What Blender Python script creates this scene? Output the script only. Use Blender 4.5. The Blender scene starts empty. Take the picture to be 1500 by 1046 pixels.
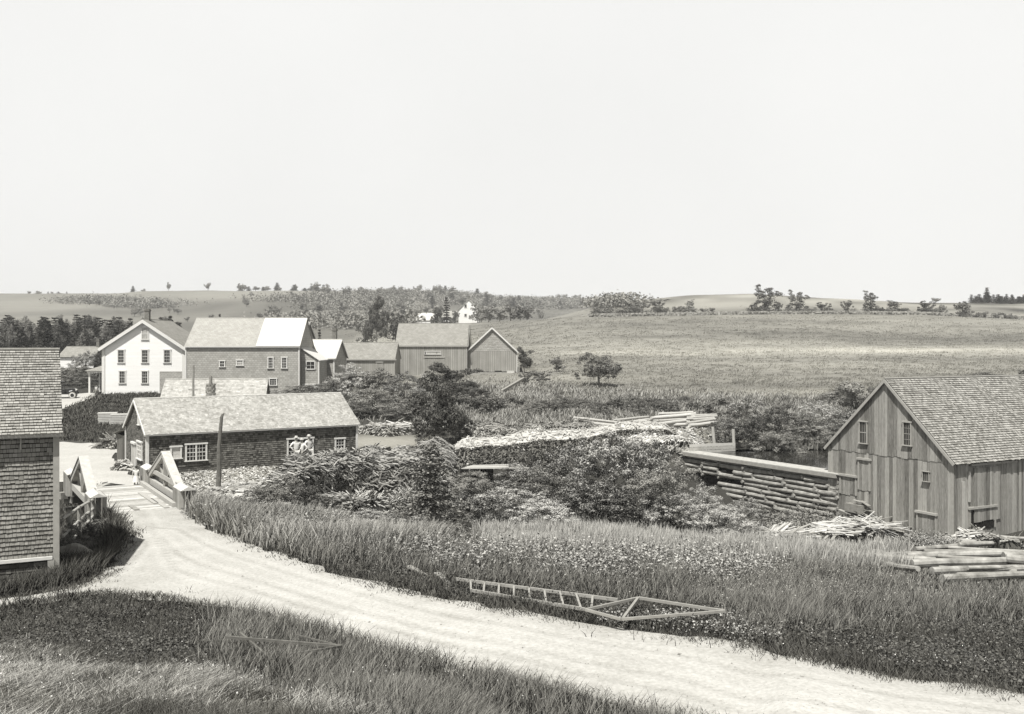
import bpy, math, random
import numpy as np
from mathutils import Vector, Matrix
from mathutils.geometry import delaunay_2d_cdt

# ------------------------------------------------------------------ camera, sky, sun, exposure
S = bpy.context.scene
COL = S.collection
CZ = 12.0            # eye height above the datum
F = 1400.0           # focal length in photograph pixels (1500 wide)
HY = 505.0           # row of the true horizon in the photograph
cd = bpy.data.cameras.new('camera')
cam = bpy.data.objects.new('camera', cd); COL.objects.link(cam)
cd.sensor_width = 36.0; cd.lens = 36.0*F/1500.0
cd.shift_y = -18.0/1500.0
cd.clip_start = 0.1; cd.clip_end = 9000
cam.location = (0, 0, CZ); cam.rotation_euler = (math.radians(90), 0, 0)
S.camera = cam

SUN = Vector((-0.20, -0.50, 0.98)).normalized()      # towards the sun
w = bpy.data.worlds.new('World'); S.world = w; w.use_nodes = True
nt = w.node_tree; nt.nodes.clear()
N = nt.nodes.new
sky = N('ShaderNodeTexSky'); sky.sky_type = 'NISHITA'; sky.sun_disc = False
sky.sun_elevation = math.asin(SUN.z); sky.sun_rotation = math.atan2(SUN.x, SUN.y)
sky.air_density = 1.0; sky.dust_density = 1.0
bw = N('ShaderNodeRGBToBW'); nt.links.new(sky.outputs[0], bw.inputs[0])
tc = N('ShaderNodeTexCoord'); sp = N('ShaderNodeSeparateXYZ'); nt.links.new(tc.outputs['Generated'], sp.inputs[0])
mr = N('ShaderNodeMapRange'); mr.interpolation_type = 'SMOOTHSTEP'
mr.inputs[1].default_value = 0.35; mr.inputs[2].default_value = 0.48; mr.inputs[3].default_value = 1; mr.inputs[4].default_value = 0
nt.links.new(sp.outputs[2], mr.inputs[0])
nz = N('ShaderNodeTexNoise'); nz.inputs['Scale'].default_value = 2.2; nz.inputs['Detail'].default_value = 3
nt.links.new(tc.outputs['Generated'], nz.inputs[0])
hz = N('ShaderNodeMapRange'); hz.inputs[1].default_value = 0.3; hz.inputs[2].default_value = 0.7
hz.inputs[3].default_value = 13.3; hz.inputs[4].default_value = 14.2
nt.links.new(nz.outputs[0], hz.inputs[0])
mx = N('ShaderNodeMix'); mx.data_type = 'FLOAT'
nt.links.new(mr.outputs[0], mx.inputs[0]); nt.links.new(bw.outputs[0], mx.inputs[2]); nt.links.new(hz.outputs[0], mx.inputs[3])
tn = N('ShaderNodeMix'); tn.data_type = 'RGBA'; tn.blend_type = 'MULTIPLY'; tn.inputs[0].default_value = 1
nt.links.new(mx.outputs[0], tn.inputs[6]); tn.inputs[7].default_value = (1, 1, .985, 1)
bg = N('ShaderNodeBackground'); bg.inputs[1].default_value = 0.05
nt.links.new(tn.outputs[2], bg.inputs[0])
wo = N('ShaderNodeOutputWorld'); nt.links.new(bg.outputs[0], wo.inputs[0])

sl = bpy.data.lights.new('sun', 'SUN'); sl.energy = 5.0; sl.angle = math.radians(0.5); sl.color = (1, .985, .95)
so = bpy.data.objects.new('sun', sl); COL.objects.link(so)
so.rotation_euler = SUN.to_track_quat('Z', 'Y').to_euler()
S.view_settings.view_transform = 'Standard'; S.view_settings.look = 'None'
S.view_settings.exposure = 0.42; S.view_settings.gamma = 1
S.cycles.max_bounces = 4; S.cycles.diffuse_bounces = 1; S.cycles.glossy_bounces = 2
S.cycles.volume_bounces = 0; S.cycles.transmission_bounces = 2

rng = np.random.default_rng(7)
random.seed(11)

# ------------------------------------------------------------------ tags
def tag(o, label=None, cat=None, group=None, kind=None):
    if label: o['label'] = label
    if cat: o['category'] = cat
    if group: o['group'] = group
    if kind: o['kind'] = kind
    return o
def empty(name, loc=(0,0,0), rz=0.0, label=None, cat=None, group=None):
    o = bpy.data.objects.new(name, None); COL.objects.link(o)
    o.location = loc; o.rotation_euler = (0, 0, rz); o.empty_display_size = .3
    return tag(o, label, cat, group)

# ------------------------------------------------------------------ materials (monochrome plate, warm toned)
def tone(v, a=1.0):
    return (v, v*(.962+.034*min(1, v)), v*(.845+.135*min(1, v)), a)
MATS = {}
def mat(name, v, lo=None, island=0.0, scale=1.0, nz=0.25, stretch=(1,1,1), rough=.9, bump=0.0, bscale=None,
        coord='UV', attr=None, attrv=None, scale2=None, nz2=0.0, stretch2=(1,1,1), brick=None, detail=4, spec=.15, objr=0.0):
    """v: light tone, lo: dark tone; factor = island random + noise (+ attribute)"""
    m = bpy.data.materials.new(name); m.use_nodes = True; MATS[name] = m
    t = m.node_tree; nn = t.nodes.new; L = t.links.new
    p = t.nodes['Principled BSDF']; p.inputs['Roughness'].default_value = rough
    p.inputs['Specular IOR Level'].default_value = spec
    if lo is None: lo = v*.7
    c = nn('ShaderNodeTexCoord')
    src = c.outputs['UV'] if coord == 'UV' else c.outputs['Object']
    if coord == 'POS':
        g = nn('ShaderNodeNewGeometry'); src = g.outputs['Position']
    def noise(sc, st, det):
        mp = nn('ShaderNodeMapping'); mp.inputs['Scale'].default_value = st; L(src, mp.inputs[0])
        n = nn('ShaderNodeTexNoise'); n.inputs['Scale'].default_value = sc; n.inputs['Detail'].default_value = det
        n.inputs['Roughness'].default_value = .6
        L(mp.outputs[0], n.inputs['Vector']); return n.outputs[0]
    def math_(op, a, b, clamp=False):
        q = nn('ShaderNodeMath'); q.operation = op; q.use_clamp = clamp
        for i, x in enumerate((a, b)):
            if isinstance(x, (int, float)): q.inputs[i].default_value = x
            else: L(x, q.inputs[i])
        return q.outputs[0]
    n1 = noise(scale, stretch, detail)
    f = math_('ADD', math_('MULTIPLY', math_('SUBTRACT', n1, .5), nz*4), .5)
    if scale2:
        n2 = noise(scale2, stretch2, 3)
        f = math_('ADD', f, math_('MULTIPLY', math_('SUBTRACT', n2, .5), nz2*4))
    if island:
        g = nn('ShaderNodeNewGeometry')
        f = math_('ADD', f, math_('MULTIPLY', math_('SUBTRACT', g.outputs['Random Per Island'], .5), island*2))
    if objr:
        oi = nn('ShaderNodeObjectInfo'); f = math_('ADD', f, math_('MULTIPLY', math_('SUBTRACT', oi.outputs['Random'], .5), objr))
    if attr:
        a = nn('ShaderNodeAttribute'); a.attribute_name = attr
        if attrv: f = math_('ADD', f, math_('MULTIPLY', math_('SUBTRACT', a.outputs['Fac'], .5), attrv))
    hgt = n1
    if brick:
        bk = nn('ShaderNodeTexBrick'); bk.inputs['Scale'].default_value = 1
        bk.inputs['Brick Width'].default_value = brick[0]; bk.inputs['Row Height'].default_value = brick[1]
        bk.inputs['Mortar Size'].default_value = brick[2]; bk.inputs['Color1'].default_value = (0,0,0,1)
        bk.inputs['Color2'].default_value = (1,1,1,1); bk.inputs['Mortar'].default_value = (.0,0,0,1); bk.inputs['Bias'].default_value = 0
        if len(brick) > 3:   # vertical boards
            mp = nn('ShaderNodeMapping'); mp.inputs['Rotation'].default_value = (0,0,math.pi/2); L(src, mp.inputs[0]); L(mp.outputs[0], bk.inputs[0])
        else: L(src, bk.inputs[0])
        f = math_('ADD', f, math_('MULTIPLY', math_('SUBTRACT', bk.outputs[0], .5), .45))
        f = math_('SUBTRACT', f, math_('MULTIPLY', bk.outputs['Fac'], .5))
        hgt = math_('SUBTRACT', 1, bk.outputs['Fac'])
    f = math_('ADD', f, 0, True)
    mxx = nn('ShaderNodeMix'); mxx.data_type = 'RGBA'
    L(f, mxx.inputs[0]); mxx.inputs[6].default_value = tone(lo); mxx.inputs[7].default_value = tone(v)
    out = mxx.outputs[2]
    if attr == 'tone':      # ground cover: attribute carries the tone itself
        vm = nn('ShaderNodeMix'); vm.data_type = 'RGBA'; vm.blend_type = 'MULTIPLY'; vm.inputs[0].default_value = 1
        a = nn('ShaderNodeAttribute'); a.attribute_name = 'tone'
        L(a.outputs['Color'], vm.inputs[6]); L(out, vm.inputs[7]); out = vm.outputs[2]
    L(out, p.inputs['Base Color'])
    if bump:
        b = nn('ShaderNodeBump'); b.inputs['Strength'].default_value = 1.0; b.inputs['Distance'].default_value = bump
        L(hgt if not bscale else noise(bscale, stretch, 4), b.inputs['Height']); L(b.outputs[0], p.inputs['Normal'])
    return m

mat('white_paint', .74, .62, scale=1.3, nz=.2, scale2=9, nz2=.12, stretch2=(.15,1,1), brick=None)
mat('clapboard', .86, .76, scale=1.1, nz=.15, brick=(40, .16, .012), bump=.01)
mat('trim_white', .74, .5, island=.1, scale=5, nz=.2)
mat('trim_grey', .42, .22, island=.2, scale=4, nz=.25)
mat('shingle_wall', .19, .04, island=.42, scale=1.2, nz=.22, scale2=14, nz2=.12)
mat('shingle_mill', .33, .12, island=.26, scale=.8, nz=.22, scale2=12, nz2=.14)
mat('shingle_roof_mill', .42, .18, island=.28, scale=.8, nz=.18, scale2=12, nz2=.14)
mat('shingle_roof_barn', .40, .15, island=.42, scale=.7, nz=.16, scale2=12, nz2=.12)
mat('shingle_roof_pale', .56, .24, island=.22, scale=3.2, nz=.42, stretch=(1,.8,1), scale2=.35, nz2=.2)
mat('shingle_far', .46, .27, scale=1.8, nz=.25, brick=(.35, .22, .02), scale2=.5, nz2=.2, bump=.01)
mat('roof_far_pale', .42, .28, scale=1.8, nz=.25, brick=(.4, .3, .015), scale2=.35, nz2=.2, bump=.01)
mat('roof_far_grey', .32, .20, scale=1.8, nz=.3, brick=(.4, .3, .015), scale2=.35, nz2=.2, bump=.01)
mat('roof_new', .60, .48, scale=1.5, nz=.15, brick=(.4, .3, .01), bump=.006)
mat('boards', .40, .09, island=.36, scale=2.2, nz=.25, stretch=(5,.35,1), scale2=16, nz2=.3, stretch2=(3,.22,1), bump=.006)
mat('boards_far', .38, .2, scale=1.2, nz=.22, stretch=(3,.3,1), brick=(8, .28, .02, 1), scale2=.6, nz2=.2)
mat('board_pale', .52, .24, island=.5, scale=3, nz=.2, stretch=(1,1,1))
mat('plank', .60, .30, island=.45, scale=4, nz=.3)
mat('timber', .38, .18, island=.3, scale=4, nz=.3)
mat('log_pale', .44, .09, island=.4, scale=2, nz=.5, coord='OBJ')
mat('log_dam', .42, .06, island=.5, scale=3, nz=.35, coord='OBJ')
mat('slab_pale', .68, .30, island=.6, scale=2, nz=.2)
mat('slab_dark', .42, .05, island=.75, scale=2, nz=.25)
mat('slab_shade', .17, .02, island=.8, scale=2, nz=.2)  # dark bark ends, with the shade of the pile front put into the colour
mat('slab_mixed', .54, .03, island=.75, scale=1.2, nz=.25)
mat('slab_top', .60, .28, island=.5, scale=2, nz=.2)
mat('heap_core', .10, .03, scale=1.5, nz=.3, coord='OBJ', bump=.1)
mat('sawdust', .60, .38, scale=1.5, nz=.3, coord='OBJ', scale2=14, nz2=.2, bump=.03)
mat('dark_gap', .02, .01)
mat('glass', .03, .012, scale=1.5, nz=.3, rough=.2, spec=.3)
mat('broadleaf', .15, .01, island=.5, scale=.7, nz=.15, coord='POS', rough=.6, spec=.3)
mat('glass_bright', .5, .2, scale=3, nz=.4, rough=.3, spec=.5)
mat('stone', .40, .16, island=.4, scale=3, nz=.3, coord='OBJ', bump=.03)
mat('chimney_brick', .30, .10, scale=3, nz=.3, brick=(.3, .1, .015))
mat('road', .56, .30, scale=.6, nz=.18, coord='POS', scale2=11, nz2=.32, bump=.02, bscale=9, attr='wear', attrv=.9)
mat('bark', .22, .06, scale=6, nz=.35, coord='OBJ')
mat('leaf', .30, .012, island=.42, objr=.7, scale=.7, nz=.15, coord='OBJ', rough=.75, spec=.3)
mat('leaf_mid', .52, .03, island=.42, objr=.7, scale=.7, nz=.15, coord='OBJ', rough=.75, spec=.3)
mat('leaf_pale', .58, .08, island=.45, objr=.5, scale=.7, nz=.2, coord='OBJ', rough=.75, spec=.3)
mat('leaf_dark', .17, .012, island=.45, objr=.4, scale=.7, nz=.15, coord='OBJ', rough=.75, spec=.25)
mat('needle', .10, .012, island=.4, objr=.4, scale=.7, nz=.15, coord='OBJ', rough=.8)
mat('leaf_far', .28, .12, island=.3, objr=.4, scale=.3, nz=.15, coord='OBJ')  # paler leaf copy: part of the distance haze is put into its tone
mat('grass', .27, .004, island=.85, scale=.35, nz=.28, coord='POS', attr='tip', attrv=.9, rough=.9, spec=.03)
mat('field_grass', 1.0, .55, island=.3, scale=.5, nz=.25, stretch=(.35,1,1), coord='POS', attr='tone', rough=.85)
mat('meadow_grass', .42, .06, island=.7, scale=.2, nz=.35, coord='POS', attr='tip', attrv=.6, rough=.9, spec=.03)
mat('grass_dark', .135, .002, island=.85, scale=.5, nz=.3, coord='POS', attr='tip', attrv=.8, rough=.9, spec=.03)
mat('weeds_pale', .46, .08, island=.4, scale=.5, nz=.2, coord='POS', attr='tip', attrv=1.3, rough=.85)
mat('hay', .42, .06, island=.75, scale=.7, nz=.3, coord='POS', rough=.85)
mat('flower', .75, .6)
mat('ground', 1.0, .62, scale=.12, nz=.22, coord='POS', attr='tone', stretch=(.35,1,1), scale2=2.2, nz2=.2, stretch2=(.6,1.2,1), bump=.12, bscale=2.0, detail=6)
mat('metal_black', .02, .008, rough=.35, spec=.5)
mat('metal_rust', .06, .02, scale=8, nz=.3)
mat('skin', .42, .36); mat('cloth_white', .74, .6, scale=5); mat('cloth_grey', .30, .2, scale=5); mat('cloth_dark', .05, .03)
mat('straw', .62, .5)
mw = mat('water', .03, .015, rough=.08, spec=.5)
# haze air
hm = bpy.data.materials.new('haze_air'); MATS['haze_air'] = hm; hm.use_nodes = True; ht = hm.node_tree
for n_ in list(ht.nodes):
    if n_.type == 'BSDF_PRINCIPLED': ht.nodes.remove(n_)
pv = ht.nodes.new('ShaderNodeVolumePrincipled'); pv.inputs['Color'].default_value = (1, 1, .985, 1); pv.inputs['Density'].default_value = 0.00024
pv.inputs['Anisotropy'].default_value = -0.3
ht.links.new(pv.outputs[0], ht.nodes['Material Output'].inputs['Volume'])

# ------------------------------------------------------------------ mesh builder
def unit(a):
    a = np.asarray(a, float); return a/np.linalg.norm(a)
class MB:
    def __init__(s): s.v = []; s.f = []; s.m = []; s.smooth = []
    def add(s, vs, fs, mi=0, sm=False):
        b = len(s.v); s.v += [tuple(map(float, p)) for p in vs]
        for f in fs: s.f.append(tuple(b+i for i in f)); s.m.append(mi); s.smooth.append(sm)
    def obox(s, c, ax, ay, az, hx, hy, hz, mi=0):
        c = np.asarray(c, float); ax, ay, az = (np.asarray(a, float) for a in (ax, ay, az)); vs = []
        for k in (-1, 1):
            for j in (-1, 1):
                for i in (-1, 1): vs.append(c+ax*hx*i+ay*hy*j+az*hz*k)
        s.add(vs, [(0,2,3,1),(4,5,7,6),(0,1,5,4),(2,6,7,3),(1,3,7,5),(0,4,6,2)], mi)
    def box(s, x0, y0, z0, x1, y1, z1, mi=0):
        s.obox(((x0+x1)/2,(y0+y1)/2,(z0+z1)/2), (1,0,0),(0,1,0),(0,0,1), abs(x1-x0)/2, abs(y1-y0)/2, abs(z1-z0)/2, mi)
    def bar(s, a, b, wd, th, mi=0, up=(0,0,1)):
        a = np.asarray(a, float); b = np.asarray(b, float); d = b-a; L = np.linalg.norm(d)
        if L < 1e-6: return
        d /= L; u = np.cross(np.asarray(up, float), d)
        if np.linalg.norm(u) < 1e-3: u = np.cross((1.,0,0), d)
        u = unit(u); n = np.cross(d, u)
        s.obox((a+b)/2, d, u, n, L/2, wd/2, th/2, mi)
    def tube(s, pts, rad, n=8, mi=0, caps=True, jit=0):
        pts = [np.asarray(p, float) for p in pts]; vs = []; m = len(pts)
        for i, p in enumerate(pts):
            d = pts[min(i+1, m-1)]-pts[max(i-1, 0)]; d = d/(np.linalg.norm(d)+1e-9)
            u = np.cross(d, (0,0,1.)) if abs(d[2]) < .95 else np.cross(d, (1.,0,0)); u = unit(u); v_ = np.cross(d, u)
            r = rad[i] if hasattr(rad, '__len__') else rad
            for k in range(n):
                a = 2*math.pi*k/n; rr = r*(1+jit*(random.random()-.5))
                vs.append(p+(u*math.cos(a)+v_*math.sin(a))*rr)
        fs = [(i*n+k, i*n+(k+1) % n, (i+1)*n+(k+1) % n, (i+1)*n+k) for i in range(m-1) for k in range(n)]
        if caps: fs += [tuple(range(n-1, -1, -1)), tuple((m-1)*n+k for k in range(n))]
        s.add(vs, fs, mi, False)
    def mesh(s, name, mats, uv=True):
        me = bpy.data.meshes.new(name)
        me.from_pydata(s.v, [], s.f)
        for m in (mats if isinstance(mats, (list, tuple)) else [mats]): me.materials.append(MATS[m])
        me.polygons.foreach_set('material_index', s.m)
        me.update()
        if uv: add_uv(me)
        return me
    def build(s, name, mats, parent=None, loc=None, label=None, cat=None, group=None, kind=None, rz=0):
        o = bpy.data.objects.new(name, s.mesh(name, mats)); COL.objects.link(o)
        if parent: o.parent = parent
        if loc is not None: o.location = loc
        o.rotation_euler.z = rz
        return tag(o, label, cat, group, kind)
def add_uv(me):
    nl = len(me.loops); npol = len(me.polygons)
    if nl == 0: return
    co = np.empty(len(me.vertices)*3, 'f'); me.vertices.foreach_get('co', co); co = co.reshape(-1, 3)
    li = np.empty(nl, 'i'); me.loops.foreach_get('vertex_index', li)
    nr = np.empty(npol*3, 'f'); me.polygons.foreach_get('normal', nr); nr = nr.reshape(-1, 3)
    lt = np.empty(npol, 'i'); me.polygons.foreach_get('loop_total', lt)
    nn = np.repeat(nr, lt, 0)
    u = np.stack([-nn[:,1], nn[:,0], np.zeros(nl)], 1); ln = np.linalg.norm(u, axis=1)
    u[ln < .05] = (1, 0, 0); u /= np.linalg.norm(u, axis=1)[:,None]
    v = np.cross(nn, u); p = co[li]
    uv = np.stack([(p*u).sum(1), (p*v).sum(1)], 1).astype('f')
    lay = me.uv_layers.new(name='UVMap'); lay.data.foreach_set('uv', uv.ravel())
def npmesh(name, V, Fc, m, attrs=None):
    """V (n,3), Fc (k,3|4) -> mesh"""
    me = bpy.data.meshes.new(name); V = np.asarray(V, 'f'); Fc = np.asarray(Fc, 'i'); k = Fc.shape[1]
    me.vertices.add(len(V)); me.vertices.foreach_set('co', V.ravel())
    me.loops.add(Fc.size); me.loops.foreach_set('vertex_index', Fc.ravel())
    me.polygons.add(len(Fc)); me.polygons.foreach_set('loop_start', np.arange(0, Fc.size, k, dtype='i'))
    if attrs:
        for an, (ty, arr) in attrs.items():
            a = me.attributes.new(an, ty, 'POINT')
            a.data.foreach_set('color' if ty == 'FLOAT_COLOR' else 'value', np.asarray(arr, 'f').ravel())
    me.materials.append(MATS[m]); me.update(calc_edges=True); me.validate()
    return me
def link(name, me, parent=None, loc=None, **k):
    o = bpy.data.objects.new(name, me); COL.objects.link(o)
    if parent: o.parent = parent
    if loc is not None: o.location = loc
    return tag(o, k.get('label'), k.get('cat'), k.get('group'), k.get('kind'))

# ------------------------------------------------------------------ terrain
# (column px, [(distance m, drop below the eye m), ...])
Z0 = [(300,-2.1),(420,-7.5),(550,-15.7),(700,-27),(850,-45.5),(950,-47),(1500,-20),(3000,0)]
PR = {
 0:   [(1.5,1.7),(3,2.0),(9,3.5),(13,4.7),(20,6.2),(25.4,6.9),(28,7.05),(31,7.3),(36,8.9),(50,9.3),(60,7.9),(75,7.3),(100,6.4),(150,4.6),(220,.8)]+Z0,
 120: [(1.5,1.7),(3,2.0),(9,3.6),(13,4.8),(20,6.2),(26,6.85),(30,7.1),(33,7.6),(37,8.6),(48,8.8),(56,7.7),(70,7.45),(90,6.7),(112,6.0),(150,4.6),(220,1.0)]+Z0,
 165: [(1.5,1.7),(3,2.0),(9.8,3.85),(14,5.0),(20,6.3),(27,6.9),(34,7.15),(41,7.4),(48,7.6),(55,7.6),(70,7.3),(90,6.7),(112,6.0),(150,4.7),(220,1.2)]+Z0,
 210: [(1.5,1.7),(3,2.0),(9.8,3.85),(14,5.0),(20,6.3),(27,6.9),(40,7.3),(48,7.5),(55,7.6),(70,7.3),(90,6.7),(112,6.0),(150,4.8),(220,1.5),(300,-2),(420,-7),(550,-15),(700,-28),(900,-50),(1000,-50),(1500,-20),(3000,0)],
 400: [(1.5,1.7),(3,2.0),(11,4.25),(16,5.75),(22.8,6.6),(31.9,6.9),(38,7.3),(46,7.7),(60,7.5),(80,7.0),(110,5.8),(150,4.8),(230,2),(300,-1),(500,-12),(900,-50),(1000,-52),(1500,-30),(3000,0)],
 600: [(1.5,1.7),(3,2.2),(9,4.1),(13,5.05),(19.5,6.4),(25,6.5),(32,7.0),(42,8.3),(53,9.2),(64,8.0),(80,7.0),(100,6.3),(130,4.8),(150,4.4),(230,-.3),(300,-4.5),(380,-8),(450,-10),(600,-20),(1200,-62),(1400,-62),(3000,0)],
 750: [(1.5,1.7),(3,2.4),(9,4.8),(15,6.0),(16.5,6.15),(22,6.25),(30,7.0),(38,7.8),(48,9.4),(57,10.1),(66,8.4),(75,7.4),(90,6.6),(110,5.4),(145,4.2),(200,.3),(300,-7.2),(400,-9),(600,-15),(1300,-58),(1500,-58),(3000,0)],
 900: [(1.5,1.7),(3,2.6),(9,5.3),(14,6.15),(20.5,6.2),(28,7.0),(38,8.0),(50,9.6),(60,10.4),(69,8.1),(76,7.2),(90,6.5),(105,5.6),(115,4.9),(200,-.4),(290,-9.2),(320,-9.0),(370,-11),(430,-18.6),(480,-16),(700,-20),(1500,-65),(1700,-64),(3000,0)],
 1010:[(1.5,1.7),(3,2.6),(9,5.4),(14.5,6.1),(20,6.2),(28,7.1),(38,8.4),(50,10.1),(60,10.8),(67.3,10.6),(69.2,8.1),(74,7.4),(80,7.1),(92,6.4),(120,4.6),(200,-.5),(290,-9.3),(320,-8.9),(370,-12),(420,-21.5),(470,-18),(700,-20),(1500,-60),(3000,0)],
 1100:[(1.5,1.7),(3,2.6),(9,5.4),(15,6.1),(19.7,6.2),(28,7.3),(38,8.6),(50,10.3),(63.6,11.0),(65.8,8.7),(72,8.1),(80,7.4),(95,6.3),(120,4.6),(200,-.6),(285,-9.3),(320,-8.8),(370,-13),(420,-22),(470,-18),(700,-20),(1500,-40),(3000,0)],
 1160:[(1.5,1.7),(9,5.4),(19,6.15),(24,6.8),(30,7.6),(40,9.0),(50,10.4),(60.5,11.0),(63,8.7),(71,8.3),(80,7.5),(95,6.3),(120,4.5),(200,-.7),(285,-9.2),(320,-9),(380,-14),(425,-21),(480,-16),(700,-20),(1500,-40),(3000,0)],
 1210:[(1.5,1.7),(9,5.4),(18.5,6.15),(24,6.9),(30,7.7),(40,9.2),(50,10.4),(57.9,10.9),(60.5,8.6),(72,8.3),(80,7.5),(95,6.3),(120,4.5),(200,-.7),(285,-9.2),(320,-9),(380,-14),(430,-20.5),(480,-16),(700,-20),(1500,-40),(3000,0)],
 1320:[(1.5,1.7),(9,5.4),(16.5,6.1),(21,6.7),(30,8.0),(40,9.5),(46,10.2),(55,10.7),(64,9.2),(75,8.2),(82,7.3),(95,6.2),(120,4.5),(200,-.6),(285,-8.9),(320,-9),(380,-14),(435,-19.5),(480,-16),(700,-20),(1500,-40),(3000,0)],
 1500:[(1.5,1.7),(9,5.4),(15,6.0),(17,6.15),(20,6.8),(25,7.5),(33,8.5),(40,9.4),(50,10.3),(58,10.3),(70,8.4),(85,7.2),(110,5.2),(190,0),(272,-6.8),(320,-7.5),(380,-13),(440,-18.8),(500,-15),(700,-20),(1500,-40),(3000,0)],
}
cols = sorted(PR)
NC, NR = 560, 620
PXG = np.linspace(-900, 2400, NC); LDG = np.linspace(math.log(1.5), math.log(3000), NR); DG = np.exp(LDG)
def pchip(x, y, xi):
    x = np.asarray(x, float); y = np.asarray(y, float); h = np.diff(x); d = np.diff(y)/h
    m = np.zeros_like(x); m[0] = d[0]; m[-1] = d[-1]
    for i in range(1, len(x)-1):
        if d[i-1]*d[i] > 0:
            w1 = 2*h[i]+h[i-1]; w2 = h[i]+2*h[i-1]; m[i] = (w1+w2)/(w1/d[i-1]+w2/d[i])
    k = np.clip(np.searchsorted(x, xi)-1, 0, len(h)-1); t = (xi-x[k])/h[k]; hh = h[k]
    return (2*t**3-3*t**2+1)*y[k]+(t**3-2*t**2+t)*hh*m[k]+(-2*t**3+3*t**2)*y[k+1]+(t**3-t**2)*hh*m[k+1]
prof = np.array([pchip(np.log([p[0] for p in PR[c]]), [p[1] for p in PR[c]], LDG) for c in cols])   # (ncol, NR)
TD = np.zeros((NC, NR))
pxc = np.clip(PXG, cols[0], cols[-1])
for j in range(NR): TD[:, j] = pchip(cols, prof[:, j], pxc)
def vnoise(x, y, seed=0):
    xi = np.floor(x).astype(int); yi = np.floor(y).astype(int); fx = x-xi; fy = y-yi
    fx = fx*fx*(3-2*fx); fy = fy*fy*(3-2*fy)
    def hsh(a, b):
        n = (a*374761393+b*668265263+seed*1274126177) & 0x7fffffff
        n = ((n ^ (n >> 13))*1103515245) & 0x7fffffff
        return ((n ^ (n >> 16)) & 0xffff)/65535.0
    return (hsh(xi,yi)*(1-fx)+hsh(xi+1,yi)*fx)*(1-fy)+(hsh(xi,yi+1)*(1-fx)+hsh(xi+1,yi+1)*fx)*fy-.5
PX2, D2 = np.meshgrid(PXG, DG, indexing='ij'); X2 = (PX2-750)/F*D2; Y2 = D2
# soften side to side (world-scale), then natural unevenness
k = np.array([1,4,6,4,1.]); k /= k.sum()
for _ in range(1):
    P_ = np.pad(TD, ((2,2),(0,0)), 'edge'); TD = sum(k[i]*P_[i:i+NC] for i in range(5))
ZG = CZ-TD
def ptin(px, py, poly):
    poly = np.asarray(poly, float); r = np.zeros(np.shape(px), bool); n = len(poly)
    for i in range(n):
        x1, y1 = poly[i]; x2, y2 = poly[(i+1) % n]
        if y1 == y2: continue
        c = ((y1 > py) != (y2 > py)) & (px < (x2-x1)*(py-y1)/(y2-y1)+x1); r ^= c
    return r
PYG = HY-(ZG-CZ)/D2*F
# outlines below are read on the photograph and laid on the ground where each pixel meets it
ROAD = [(215,713),(222,722),(272,748),(283,763),(330,786),(430,820),(520,847),(600,868),(700,887),(800,904),(880,917),(1000,932),(1060,939),(1150,960),(1220,976),(1300,991),(1400,1006),(1500,1020),(1800,1060),(2200,1110),
        (2200,1300),(1700,1210),(1300,1130),(1100,1083),(950,1050),(850,1030),(750,1005),(680,985),(600,965),(520,946),(430,918),(350,897),(230,879),(150,873),(100,878),(0,893),(-120,905),(-120,892),(0,880),(90,866),(125,852),(158,832),(176,800),(180,776),(147,752),(132,735),(105,712)]
ROAD_UP = [(215,714),(208,702),(192,695),(172,684),(162,672),(168,664),(190,664),(192,654),(150,650),(95,648),(40,652),(-40,662),(-40,690),(40,700),(100,706),(105,713)]
TRACK = [(60,606),(95,598),(118,589),(138,582),(139,576),(100,578),(40,578),(0,582),(0,612)]
rough = vnoise(X2/1.3, Y2/1.3, 1)*.10+vnoise(X2/.45, Y2/.45, 2)*.05+vnoise(X2/6, Y2/6, 3)*.2+vnoise(X2/30, Y2/30, 4)*np.clip((D2-120)/100, 0, 1)*1.0
flat = (ptin(PX2, PYG, ROAD) | ptin(PX2, PYG, ROAD_UP) | ptin(PX2, PYG, TRACK)).astype(float)
for _ in range(3):
    P_ = np.pad(flat, 2, 'edge'); flat = sum(k[i]*P_[i:i+NC, 2:-2] for i in range(5)); P_ = np.pad(flat, 2, 'edge'); flat = sum(k[i]*P_[2:-2, i:i+NR] for i in range(5))
ZG = ZG+rough*(1-np.clip(flat*1.6, 0, 1))
PYG = HY-(ZG-CZ)/D2*F
PYM = np.minimum.accumulate(PYG, axis=1)
def H(x, y):
    y = np.maximum(np.asarray(y, float), 1.51); x = np.asarray(x, float)
    a = np.clip((750+F*x/y-PXG[0])/(PXG[1]-PXG[0]), 0, NC-1.001); b = np.clip((np.log(y)-LDG[0])/(LDG[1]-LDG[0]), 0, NR-1.001)
    i = a.astype(int); j = b.astype(int); fa = a-i; fb = b-j
    return (ZG[i,j]*(1-fa)+ZG[i+1,j]*fa)*(1-fb)+(ZG[i,j+1]*(1-fa)+ZG[i+1,j+1]*fa)*fb
def G(px, py):
    """ground point seen at a photograph pixel -> (X, Y, Z) arrays"""
    px = np.atleast_1d(np.asarray(px, float)); py = np.atleast_1d(np.asarray(py, float))
    a = np.clip((px-PXG[0])/(PXG[1]-PXG[0]), 0, NC-1.001); i = a.astype(int); fa = a-i
    d = np.empty(len(px))
    for s in range(0, len(px), 20000):
        q = slice(s, s+20000)
        R = PYM[i[q]]*(1-fa[q])[:,None]+PYM[i[q]+1]*fa[q][:,None]
        j = np.argmax(R <= py[q][:,None], axis=1); j = np.clip(j, 1, NR-1); n = np.arange(len(j))
        t = np.clip((R[n,j-1]-py[q])/(R[n,j-1]-R[n,j]+1e-6), 0, 1)
        d[q] = np.exp(LDG[j-1]+t*(LDG[1]-LDG[0]))
    X = (px-750)/F*d
    return X, d, H(X, d)
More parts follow.
